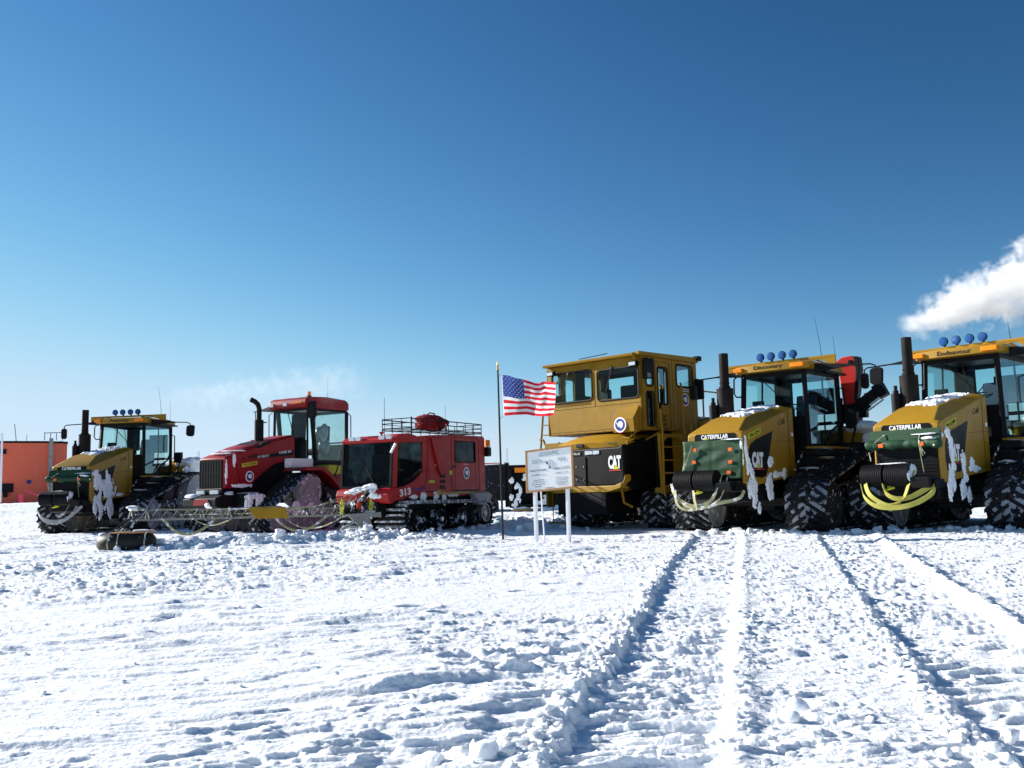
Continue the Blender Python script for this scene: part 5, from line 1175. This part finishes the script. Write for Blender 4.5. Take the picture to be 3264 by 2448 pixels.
    mb = MB(); mb.tube([(-.40, 1.70, .72), (-.34, 1.72, .95), (-.36, 1.72, 2.2), (-.40, 1.66, 2.7)], .026, 8); mb.tube([(-1.30, 1.68, 2.1), (-1.30, 1.66, 3.25), (-1.34, 1.6, 3.36)], .026, 8); mb.tube([(-1.45, 1.62, 2.4), (-1.50, 1.74, 2.35), (-1.50, 1.74, 1.92), (-1.42, 1.66, 1.88)], .022, 8); mb.build('handrail', AGED, T)
    mb = MB(); mb.box(-2.4, -1.34, 1.1, 1.62, .9, 2.24); mb.build('side_tank', AGED, T, bevel=.04)
    mb = MB(); mb.cyl((-1.62, 1.70, 1.10), (-1.62, 1.70, 1.42), .075, n=14); mb.cyl((-1.62, 1.70, 1.42), (-1.62, 1.70, 1.50), .03, n=8); mb.build('fire_extinguisher', RED, T, smooth=True)
    # rear deck rails
    mb = MB()
    for z in (2.62, 3.28): mb.tube([(-2.3, 1.30, z), (-3.6, 1.30, z)], .02, 6)
    for x in (-2.75, -3.6): mb.tube([(x, 1.30, 2.1), (x, 1.30, 3.3)], .022, 6)
    mb.build('deck_rail', AGED, T)
    mb = MB(); mb.prism([(-2.3, 2.0), (-2.3, 2.5), (-2.7, 2.62), (-3.1, 2.4), (-4.4, 2.3), (-4.4, 2.0)], 'y', .4, 1.5); mb.build('rear_deck', AGED, T, bevel=.04)
    snow_on(T, [((-2.7, 1.1, 2.58), (.3, .3, .05)), ((-.8, 1.66, .95), (.4, .08, .02)), ((-.7, 1.64, 1.25), (.3, .08, .012)), ((-2.3, 1.4, .86), (.8, .3, .03))], 71, rough=.2)
    # left platform and ladder
    mb = MB(); mb.tube([(-.3, -1.98, .9), (-.3, -2.02, 1.6), (-.3, -1.86, 2.9)], .026, 8); mb.tube([(-.3, -1.5, 2.3), (-.3, -1.46, 2.9)], .02, 6)
    for z in (2.3, 2.55, 2.8): mb.bar((-.3, -1.9, z), (-.3, -1.46, z), .04, .03)
    mb.tube([(-.3, -2.0, 2.20), (-.3, -1.88, 2.18), (-.3, -1.80, 2.02), (-.3, -1.80, 1.7)], .026, 8); mb.box(-.34, -.26, -1.80, -.9, 1.98, 2.08); mb.bar((-.3, -1.36, 1.6), (-.3, -1.36, 2.1), .05, .05)
    mb.build('side_ladder', AGED, T, bevel=.0)
    mb = MB(); mb.prism([(-1.84, 1.6), (-1.84, 1.88), (-1.60, 1.86), (-1.56, 1.76), (-.9, 1.76), (-.9, 1.88), (-.5, 1.9), (-.5, 1.6)], 'x', -.36, -.26); mb.box(-1.2, -.26, -1.84, -.9, 1.56, 1.62); mb.build('side_platform', AGED, T)
    mb = MB(); mb.box(-.45, -.2, -1.75, -1.0, .86, .94); mb.box(-.45, -.2, -1.75, -1.68, .5, .9)
    for y0 in (-1.62, -1.16): mb.tube([(-.3, y0, .90), (-.3, y0, .12)], .016, 6)
    mb.box(-.42, -.2, -1.68, -1.10, .10, .135); mb.build('boarding_step', AGED, T)
    fr = (-1.15, .50, .48); dr = (-4.6, .92, .86)
    whe = [('idler_wheel', fr[0], fr[1], .46, WHEELG), ('drive_wheel', dr[0], dr[1], .85, WHEELG)] + [('roller_wheel', -1.95 - .5 * i, .27, .21, WHEELG) for i in range(4)]
    for yc in (-1.15, 1.25): belt_track(T, yc, .82, [fr, dr], whe, seed=3)
    return T
hauler()

# ------------------------------------------------------------------ flagpole, flag, sign, marker
PY = 17.62
mb = MB(); mb.cyl((-.235, PY, -.05), (-.262, PY, 3.20), .021, .017, n=12); pole = mb.build('flagpole', POLEB, smooth=True)
tag(pole, 'thin black flagpole with a gold spear tip, left of the wooden sign', 'flagpole')
mb = MB(); mb.lathe([(.018, 0), (.024, .02), (.014, .05), (.022, .07), (.012, .12), (.002, .19)], (-.263, PY, 3.19), 'z', 12); mb.build('finial', GOLD, pole, smooth=True)
mb = MB(); mb.tube([(-.25, PY - .02, 3.13), (-.215, PY, 3.09), (-.20, PY, 3.08)], .005, 5); mb.tube([(-.24, PY - .02, 2.26), (-.20, PY, 2.31), (-.175, PY, 2.33)], .005, 5); mb.build('halyard_clip', STRAPP, pole)
def flag():
    NU, NV = 80, 52
    top = np.array([(0, 3.095), (.12, 3.085), (.25, 3.035), (.40, 3.00), (.50, 2.965), (.62, 2.915), (.70, 2.90), (.78, 2.93), (.86, 2.915), (1.0, 2.92)])
    bot = np.array([(0, 2.325), (.2, 2.335), (.45, 2.33), (.58, 2.30), (.72, 2.29), (.85, 2.30), (1.0, 2.305)])
    def P(u, v):
        x0 = -.195 + (.025) * v; x1 = .79 + .03 * math.sin(3 * v + .5) - .02 * v
        x = x0 + (x1 - x0) * (u ** .97); zt = np.interp(u, top[:, 0], top[:, 1]); zb = np.interp(u, bot[:, 0], bot[:, 1])
        z = zt + (zb - zt) * v + .012 * math.sin(9 * u + 4 * v) * math.sin(math.pi * v)
        y = PY + .10 * math.sin(6.2 * u + 1.6 * v) * u ** .7 + .035 * math.sin(14 * u - 3 * v) * u - .12 * u + .02 * math.sin(9 * v + 5 * u) * u + .010 * math.sin(31 * u + 7 * v) * u + .006 * math.sin(22 * v - 17 * u)
        return Vector((x, y, z))
    mb = MB(); vs = [P(i / NU, j / NV) for j in range(NV + 1) for i in range(NU + 1)]
    n = NU + 1; fs = []; mi = []
    for j in range(NV):
        for i in range(NU):
            fs.append((j * n + i, j * n + i + 1, (j + 1) * n + i + 1, (j + 1) * n + i)); st = j * 13 // NV
            mi.append(3 if i < 1 else (2 if (i < NU * .40 and st < 7) else (0 if st % 2 == 0 else 1)))
    mb.add(vs, fs); mb.m = mi
    o = mb.build('flag', [FRED, FWHT, FBLU, FWHT], smooth=True)
    tag(o, 'stars and stripes flag flying to the right of its black pole', 'flag')
    mb = MB()
    for r in range(9):
        for c in range(6 if r % 2 == 0 else 5):
            u0 = .40 * ((c + .5 + (.5 if r % 2 else 0)) / 6) ; v0 = (7 / 13) * (r + .7) / 9.4
            pts = []
            for k in range(10):
                a = math.pi / 2 + k * math.pi / 5; q = .021 if k % 2 == 0 else .009
                pts.append(P(max(.015, u0 + q * math.cos(a) / .98), v0 - q * math.sin(a) / .77) + Vector((0, -.004, 0)))
            cc = P(max(.015, u0), v0) + Vector((0, -.004, 0)); mb.add([cc] + pts, [(0, k + 1, (k + 1) % 10 + 1) for k in range(10)])
    mb.build('stars', FWHT, o)
flag()
S = thing('sign', 'white wood-framed board lettered GEOGRAPHIC SOUTH POLE on two white posts', 'sign', (.63, 16.69, 0), R_(-29))
for xx in (-.315, .325):
    mb = MB(); mb.box(xx - .032, xx + .032, .0, .045, -.06, .95); mb.box(xx - .020, xx + .020, -.004, .0, .0, .92); mb.build('post', WPOST, S, bevel=.004)
BW, B0, B1 = .47, .905, 1.66; ty = -.02
def bz(x, z): return z + .03 * x / .42
mb = MB(); mb.prism([(-BW, bz(-BW, B0)), (BW, bz(BW, B0)), (BW, bz(BW, B1)), (-BW, bz(-BW, B1))], 'y', -.016, -.001); board = mb.build('board', WHITE, S)
mb = MB(); tw = .034
C4 = [(-BW, bz(-BW, B0)), (BW, bz(BW, B0)), (BW, bz(BW, B1)), (-BW, bz(-BW, B1))]
I4 = [(-BW + tw, bz(-BW, B0) + tw), (BW - tw, bz(BW, B0) + tw), (BW - tw, bz(BW, B1) - tw), (-BW + tw, bz(-BW, B1) - tw)]
for k in range(4): mb.prism([C4[k], C4[(k + 1) % 4], I4[(k + 1) % 4], I4[k]], 'y', -.034, .004)
mb.build('frame', WOOD, S, bevel=.003)
XP = (1, 0, .07)
def sg_text(t, cx, z, w_, h, m=TXTD, b=0.0):
    cx *= 1.1; w_ *= 1.1
    lettering(t, (cx - w_ / 2, -.0185, z + .03 * cx / .42 - .03 * w_ / .84), XP, Z_, w_, h, m, board, bold=b, thick=.0015)
sg_text('GEOGRAPHIC', 0, 1.525, .36, .075, TXTG, -.012); sg_text('SOUTH', -.215, 1.405, .19, .070, TXTG, -.012); sg_text('POLE', .225, 1.405, .135, .070, TXTG, -.012)
sg_text('ROALD AMUNDSEN', -.205, 1.268, .30, .032); sg_text('ROBERT F. SCOTT', .215, 1.268, .30, .032)
sg_text('DECEMBER 14, 1911', -.20, 1.190, .235, .023); sg_text('JANUARY 17, 1912', .215, 1.190, .235, .023)
for k, t in enumerate(('"So we arrived and', 'were able to plant our', 'flag at the geographical', 'South Pole."')): sg_text(t, -.20, 1.105 - k * .039, (.20, .23, .24, .13)[k], .023)
for k, t in enumerate(('"The Pole. Yes, but', 'under very different', 'circumstances from', 'those expected."')): sg_text(t, .215, 1.105 - k * .039, (.21, .22, .21, .17)[k], .023)
sg_text('ELEVATION 9301 FT.', 0, .952, .17, .016, TXTB)
def outline(scale, c, lw, m):
    mb = MB(); pts = [(c[0] + a * scale, -.0185, c[1] + b * scale) for a, b in ANT]; pts.append(pts[0]); mb.tube(pts, lw, 4); return mb
mb = outline(.095, (0.01, 1.375), .0028, None)
mb.tube([(-.02, -.0185, 1.372), (.098, -.0185, 1.378)], .0018, 4); mb.tube([(.012, -.0185, 1.30), (.012, -.0185, 1.44)], .0014, 4)
mb.build('continent_outline', TXTG, board)
mb = MB(); mb.prism([(-.075, 1.405), (-.03, 1.425), (-.02, 1.385), (-.045, 1.375)], 'y', -.0185, -.0165); mb.prism([(-.02, 1.30), (.015, 1.345), (.035, 1.31), (.02, 1.295)], 'y', -.0185, -.0165); mb.build('ice_shelf_tint', BLUEL, board)
mb = MB(); mb.cyl((.01, -.020, 1.373), (.01, -.0165, 1.373), .006, n=10); mb.build('pole_dot', REDRING, board)
mb = MB(); mb.cyl((.515, 16.9, -.05), (.465, 16.96, 1.05), .013, n=10)
tag(mb.build('marker_stake', WPOST, smooth=True), 'slim leaning white stake behind the sign, between its two posts', 'stake')

# ------------------------------------------------------------------ boom with its inner-tube sled, pushed by the snowcat
def boom():
    A = Vector((-7.25, 17.9, 0)); B = Vector((-3.10, 20.85, 0)); d = (B - A); Ln = d.length
    T = thing('lattice_boom', 'long frosted lattice boom reaching left from the snowcat nose above the snow', 'boom', A, math.atan2(d.y, d.x))
    zl = lambda x: .545 - .06 * x / Ln; zu = lambda x: .735 - .10 * x / Ln
    mb = MB()
    for y in (-.16, .16): mb.bar((0, y, zl(0)), (Ln, y, zl(Ln)), .03, .035)
    mb.bar((.0, 0, zu(0)), (Ln - .6, 0, zu(Ln)), .03, .035)
    mb.build('boom_rail', RAIL, T); mb = MB()
    n = 26
    for k in range(n):
        x0, x1 = Ln * k / n, Ln * (k + 1) / n
        for y in (-.16, .16): mb.tube([(x0, y, zl(x0)), ((x0 + x1) / 2, 0, zu(x0)), (x1, y, zl(x1))], .010, 5)
        mb.tube([(x0, -.16, zl(x0)), (x1, .16, zl(x1))], .009, 5)
    for x in (.02, .32, 1.9, 3.5): mb.bar((x, -.17, zl(x)), (x - .0, 0, zu(x) + .03), .05, .05); mb.bar((x, .17, zl(x)), (x - .0, 0, zu(x) + .03), .05, .05)
    mb.build('lattice', BRACE, T)
    mb = MB(); mb.prism([(2.35, zl(2.3) - .03), (3.05, zl(3) - .03), (2.98, zu(3) + .02), (2.2, zu(2.2) + .02)], 'y', -.20, -.17); mb.build('yellow_plate', YEL2, T, bevel=.004)
    mb = MB(); mb.prism([(4.3, zl(4.3) + .02), (Ln, zl(Ln) + .05), (Ln, zl(Ln) - .06), (4.3, zl(4.3) - .02)], 'y', -.34, -.24); mb.prism([(4.35, .5), (4.85, .50), (4.95, .16), (4.75, .14)], 'y', -.24, -.18); mb.bar((4.2, -.2, .18), (4.75, -.2, .47), .05, .05); mb.bar((4.6, -.2, .15), (4.6, -.2, .5), .03, .03); mb.build('boom_foot', STEEL, T)
    mb = MB()
    for (x0, x1, dz, y) in ((.55, 1.55, -.34, -.18), (2.75, 3.9, -.34, -.19), (2.95, 4.35, -.30, -.10), (1.2, 2.0, -.16, .1)):
        pts = [(x0 + (x1 - x0) * t, y, zl(x0) + dz * 4 * t * (1 - t) * (1 - .25 * t)) for t in np.linspace(0, 1, 13)]
        mb.ribbon(pts, (0, .35, 1) if y < -.15 else (0, 1, .3), .05, .01)
    mb.build('hanging_strap', STRAPP, T)
    mb = MB()
    mb.tube([(0, 0, .76), (1.4, -.02, .70), (2.6, 0, .72), (3.6, 0, .68), (4.3, 0, .86), (5.0, .1, 1.1)], .009, 5); mb.tube([(.9, -.05, .62), (2.2, -.1, .60), (3.6, -.1, .70), (4.4, -.05, .82)], .012, 5); mb.tube([(4.3, 0, .6), (4.6, .05, .9), (4.9, .1, 1.0)], .014, 5); mb.build('guy_rope', STRAPP, T)
    mb = MB()
    rnd = random.Random(4)
    for k in range(16):
        x = 4.1 + rnd.random() * .9; y = -.2 + rnd.random() * .45; z = .55 + rnd.random() * .22; a = rnd.random() * 6.28
        mb.tube([(x, y, z), (x + .16 * math.cos(a), y + .05, z + .12), (x + .26 * math.cos(a), y, z + .04 - rnd.random() * .2)], .013 + .012 * rnd.random(), 5)
    mb.box(4.55, 4.75, -.15, .15, .50, .80); mb.box(4.3, 4.5, -.1, .1, .52, .66); mb.bar((4.55, 0, .55), (5.05, .15, 1.0), .08, .09); mb.bar((5.0, -.1, .4), (4.75, .0, .86), .06, .06); mb.build('hydraulic_hitch', BLKF, T)
    mb = MB()
    for (x, y) in ((4.22, -.22), (4.9, -.22)):
        for k in range(7): mb.tube([(x + .02 * math.sin(k), y, .84 - k * .01), (x + .05 * math.sin(k * 2.1), y - .02, .66), (x + .03 * math.cos(k), y, .50 + .02 * (k % 3))], .010, 5)
    mb.build('yellow_sling', PLATEY, T)
    mb = MB(); mb.blob((4.62, -.22, .70), (.06, .05, .09), 5, 2, .2); mb.build('red_lamp', REDK, T, smooth=True)
    snow_on(T, [((.04, 0, .76), (.12, .12, .05)), ((4.9, -.18, .53), (.12, .1, .04)), ((2.0, 0, .70), (.3, .05, .015)), ((4.5, -.2, .16), (.28, .12, .05)), ((4.4, -.3, .10), (.3, .1, .06))], 81, rough=.4)
    # push arms down to the sled
    mb = MB(); mb.tube([(.10, .0, .68), (-.45, -.35, .30), (-.62, -.50, .24)], .028, 8); mb.tube([(.05, -.12, .54), (-.15, -.40, .30), (-.28, -.52, .23)], .026, 8); mb.tube([(.05, .12, .54), (-.30, -.1, .26)], .02, 8); mb.build('push_arm', BLKF, T)
    return T
boom()
T = thing('inner_tube_sled', 'dark inner tube lashed under a plywood board at the left end of the boom', 'sled', (-7.12, 17.42, 0), R_(14))
mb = MB(); vs = []; NA, NB = 40, 14
for i in range(NA):
    a = 2 * math.pi * i / NA
    for j in range(NB):
        b = 2 * math.pi * j / NB; rr_ = .165; cx = math.cos(a); cy = math.sin(a)
        vs.append(((.37 + rr_ * math.cos(b) * .9) * cx, (.30 + rr_ * math.cos(b) * .9) * cy, .155 + rr_ * math.sin(b)))
mb.add(vs, [(i * NB + j, ((i + 1) % NA) * NB + j, ((i + 1) % NA) * NB + (j + 1) % NB, i * NB + (j + 1) % NB) for i in range(NA) for j in range(NB)]); mb.build('inner_tube', OLIVE, T, smooth=True)
mb = MB(); mb.box(-.26, .50, -.30, .25, .325, .345); mb.build('deck_board', WOOD, T)
mb = MB()
for x in (-.24, -.08, .38): mb.ribbon([(x, -.25, .35), (x - .01, -.42, .30), (x - .02, -.475, .16), (x - .01, -.42, .02)], (1, 0, 0), .022, .006)
mb.build('lashing', STRAPP, T)
snow_on(T, [((.3, -.1, .36), (.15, .12, .02)), ((-.42, -.02, .30), (.08, .12, .03))], 83)

# ------------------------------------------------------------------ background
Bd = thing('orange_building', 'orange box building with small dark windows beyond the left end of the row', 'building', (-34.55, 70, 0), R_(27))
mb = MB(); mb.box(-3.9, 0, 0, 9, .2, 5.35); mb.prism([(0, .2), (0, 5.35), (3.2, 5.30), (3.2, .2)], 'x', 0, .01) if False else None
mb = MB(); mb.prism([(-3.7, 0), (0, 0), (1.25, .9), (1.25, 8), (-3.7, 8)], 'z', .3, 5.35)
wl = mb.build('wall', ORG, Bd)
mb = MB(); mb.prism([(-3.75, -.05), (0.02, -.05), (1.30, .87), (1.30, 8), (-3.75, 8)], 'z', 5.35, 5.50); mb.build('roof', BLK, Bd)
mb = MB(); mb.box(-3.32, -2.78, -.06, .0, 4.55, 4.90); mb.build('window', BLK, wl)
mb = MB(); mb.box(-3.45, -2.25, -.08, .0, 1.75, 2.40); mb.box(-2.9, -2.6, -.3, 0, 1.4, 1.75); mb.build('vent_hood', BLK, wl)
mb = MB(); mb.cyl((-1.25, -.02, 2.5), (-1.25, -.06, 2.5), .16, n=12); mb.build('port', NAVY, wl)
mb = MB(); mb.box(.0, .28, -.22, .0, .3, 5.7); mb.build('corner_duct', STEEL, Bd)
mb = MB()
for x in (-.3, .1, .5, .9): mb.tube([(x, .8, 5.6), (x, .8, 6.2)], .03, 5)
mb.tube([(-.35, .8, 6.15), (.95, .8, 6.2)], .03, 5); mb.tube([(-2.2, 2, 5.6), (-2.35, 2, 6.9)], .03, 5); mb.tube([(-1.5, 2, 5.6), (-1.5, 2, 6.1)], .02, 5); mb.build('roof_aerial', STEEL, Bd)
snow_on(Bd, [((.8, 1.6, 5.5), (.4, .4, .10))], 91)
mb = MB(); y0 = 60.0
mb.ribbon([(-33.5, y0, 1.0), (-31.8, y0, .92), (-31.0, y0, .95), (-29.2, y0, 1.0)], (0, 0, 1), .09, .02)
mb.ribbon([(-31.3, y0 - .1, 1.5), (-31.15, y0 - .1, .75)], (1, 0, .1), .30, .02); mb.ribbon([(-31.0, y0 - .2, 1.75), (-30.2, y0 - .2, 1.45), (-29.6, y0 - .2, 1.35)], (0, 0, 1), .08, .02)
tag(mb.build('marking_tape', PINKT), 'bright pink flagging tape strung in front of the orange building', 'tape')
mb = MB(); mb.tube([(-34.0, 62.6, .4), (-34.05, 62.6, 5.6)], .07, 6)
tag(mb.build('white_mast', WHITE), 'thin white mast at the left edge beside the orange building', 'mast')
Cg = thing('cargo_container', 'dark grey cargo container with an orange plate behind the flagpole', 'container', (-.8, 45, .25), R_(-4))
mb = MB(); mb.box(-2.6, .42, 0, 2.4, .25, 1.92); bx = mb.build('body', CONT, Cg, bevel=.02)
mb = MB()
for i in range(22): mb.box(-2.55 + i * .13, -2.50 + i * .13, -.02, 0, .32, 1.86)
mb.build('rib', CONT, bx)
mb = MB(); mb.box(.36, .56, -.12, .1, -.05, 2.02); mb.build('corner_post', BLK, Cg)
snow_on(Cg, [((-.3, .4, 1.96), (.8, .3, .05)), ((.4, .0, 2.05), (.12, .1, .03))], 92)
Gs = thing('generator_sled', 'black framed generator module with snow caught in its frame, just left of the sign', 'sled', (.15, 43.6, .20), R_(-3))
mb = MB(); mb.box(-.35, 3.4, .5, 2.6, .1, 1.88); mb.build('housing', BLK, Gs, bevel=.02)
mb = MB()
for x in (-.40, .62, 1.72, 3.3): mb.box(x, x + .14, -.1, .5, 0, 1.85)
mb.box(-.4, 3.4, -.1, .5, 1.72, 1.93); mb.box(.6, 3.4, -.2, .3, 1.28, 1.36); mb.box(-.4, 3.4, -.1, .5, -.02, .10); mb.build('frame', BLK, Gs, bevel=.01)
mb = MB(); mb.box(-.12, .42, -.13, -.10, 1.58, 1.80); mb.build('orange_plate', AMB, Gs)
mb = MB(); mb.box(-.3, 1.2, -.3, .4, -.16, -.10); mb.build('sled_runner', WOOD, Gs)
splat(Gs, (0, -.11, 0), (1, 0, 0), Z_, [(-.28, 1.2, .10, .13), (-.05, .95, .12, .14), (.1, .75, .10, .16), (.02, .45, .12, .22), (-.3, .45, .09, .12), (-.1, .12, .16, .2), (.35, 1.35, .10, .14), (1.45, .35, .24, .26), (1.5, .8, .08, .4), (1.1, .18, .4, .08)], .03, 17, res=.03, ragged=.9)
snow_on(Gs, [((1.2, .1, 1.95), (.8, .3, .05)), ((2.4, .1, 1.42), (.7, .2, .04)), ((.1, .2, -.05), (.4, .3, .10)), ((1.6, -.1, -.08), (.7, .3, .12))], 93)
mb = MB(); mb.box(-4.35, -1.9, 130, 133, .2, 4.95)
tag(mb.build('pink_building', paint('faded red wall', (.62, .16, .13), .7, .1)), 'faded red building top just above the dark container, right of the snowcat', 'building')
rows = [(1611, 1430, 1500, 110, 'hazy lattice radio mast right of the flagpole'), (629, 1440, 1475, 90, 'hazy radio mast between the leftmost tractor and the red tractor')]
for (px, pt, pb, Yd, lb) in rows:
    X = (px - 1632) / 3000 * Yd; zt = .9 + (1568 - (px - 1632) * .0244 - pt) / 3000 * Yd
    mb = MB()
    for dx in (-.07, .07): mb.tube([(X + dx, Yd, 0), (X + dx, Yd, zt)], .016, 4)
    n = 24
    for k in range(n): mb.tube([(X - .07, Yd, zt * k / n), (X + .07, Yd, zt * (k + 1) / n)], .010, 4)
    tag(mb.build('radio_mast', STEEL), lb, 'mast', 'radio masts on the horizon')

# ------------------------------------------------------------------ exhaust smoke
def smoke(name, label, p0, d, length, r0_, r1_, dens, seed, fade_in=None):
    p0 = Vector(p0); d = Vector(d).normalized()
    mb = MB(); mb.lathe([(r0_ * 1.7, -.15), (r0_ * 2.2, .2), (r1_ * 1.9, length), (r1_ * 1.5, length + .3)], (0, 0, 0), 'x', 20)
    m = bpy.data.materials.new(name); m.use_nodes = True; nt = m.node_tree; nt.nodes.clear()
    o = nt.nodes.new('ShaderNodeOutputMaterial'); pv = nt.nodes.new('ShaderNodeVolumePrincipled'); nt.links.new(pv.outputs[0], o.inputs['Volume'])
    pv.inputs['Color'].default_value = (.97, .965, .95, 1); pv.inputs['Anisotropy'].default_value = .2
    tc = nt.nodes.new('ShaderNodeTexCoord'); sx = nt.nodes.new('ShaderNodeSeparateXYZ'); nt.links.new(tc.outputs['Object'], sx.inputs[0])
    def mt(op, a, b=0.0, c=None):
        n = nt.nodes.new('ShaderNodeMath'); n.operation = op
        for i, v in enumerate((a, b, c)):
            if v is None: continue
            if isinstance(v, (int, float)): n.inputs[i].default_value = v
            else: nt.links.new(v, n.inputs[i])
        return n.outputs[0]
    x = sx.outputs[0]; rad = mt('ADD', mt('MULTIPLY', mt('POWER', mt('MAXIMUM', mt('DIVIDE', x, length), 0.0), .65), r1_ - r0_), r0_)
    # slow meander of the centre line
    wob = mt('MULTIPLY', mt('SINE', mt('MULTIPLY', x, 4.2)), .05)
    dd = mt('DIVIDE', mt('SQRT', mt('ADD', mt('POWER', sx.outputs[1], 2.0), mt('POWER', mt('ADD', sx.outputs[2], wob), 2.0))), rad)
    n1 = nt.nodes.new('ShaderNodeTexNoise'); n1.inputs['Scale'].default_value = 3.2; n1.inputs['Detail'].default_value = 7; n1.inputs['Roughness'].default_value = .62; n1.inputs['Distortion'].default_value = .25
    mp = nt.nodes.new('ShaderNodeMapping'); mp.inputs['Location'].default_value = (seed, seed * 2, 0); nt.links.new(tc.outputs['Object'], mp.inputs[0]); nt.links.new(mp.outputs[0], n1.inputs['Vector'])
    f_ = mt('SUBTRACT', mt('ADD', mt('MULTIPLY', mt('SUBTRACT', n1.outputs[0], .5), 3.6), .90), dd)
    f_ = mt('POWER', mt('MINIMUM', mt('MAXIMUM', mt('MULTIPLY', f_, 1.5), 0.0), 1.0), 1.4)
    f_ = mt('MULTIPLY', f_, mt('MINIMUM', mt('MAXIMUM', mt('MULTIPLY', mt('ADD', x, .08), 2.2 if fade_in is None else fade_in), 0.0), 1.0))
    f_ = mt('MULTIPLY', f_, mt('MINIMUM', mt('MAXIMUM', mt('MULTIPLY', mt('SUBTRACT', length, x), .9), 0.0), 1.0))
    nt.links.new(mt('MULTIPLY', f_, dens), pv.inputs['Density'])
    ob = mb.build(name, m); ob.matrix_world = Matrix.Translation(p0) @ d.to_track_quat('X', 'Z').to_matrix().to_4x4()
    ob['label'] = label; ob['category'] = 'smoke'; return ob
smoke('exhaust_smoke', 'thick white exhaust plume drifting right above the tractor lettered Endeavour', (7.62, 18.1, 3.93), (2.55, -.15, .80), 4.6, .20, .90, 6.0, 3.1)
smoke('exhaust_haze', 'faint wisps of exhaust hanging over the red tractor', (-10.6, 27.5, 3.85), (5.6, -.4, .30), 6.6, .30, .75, .22, 8.3, .5)
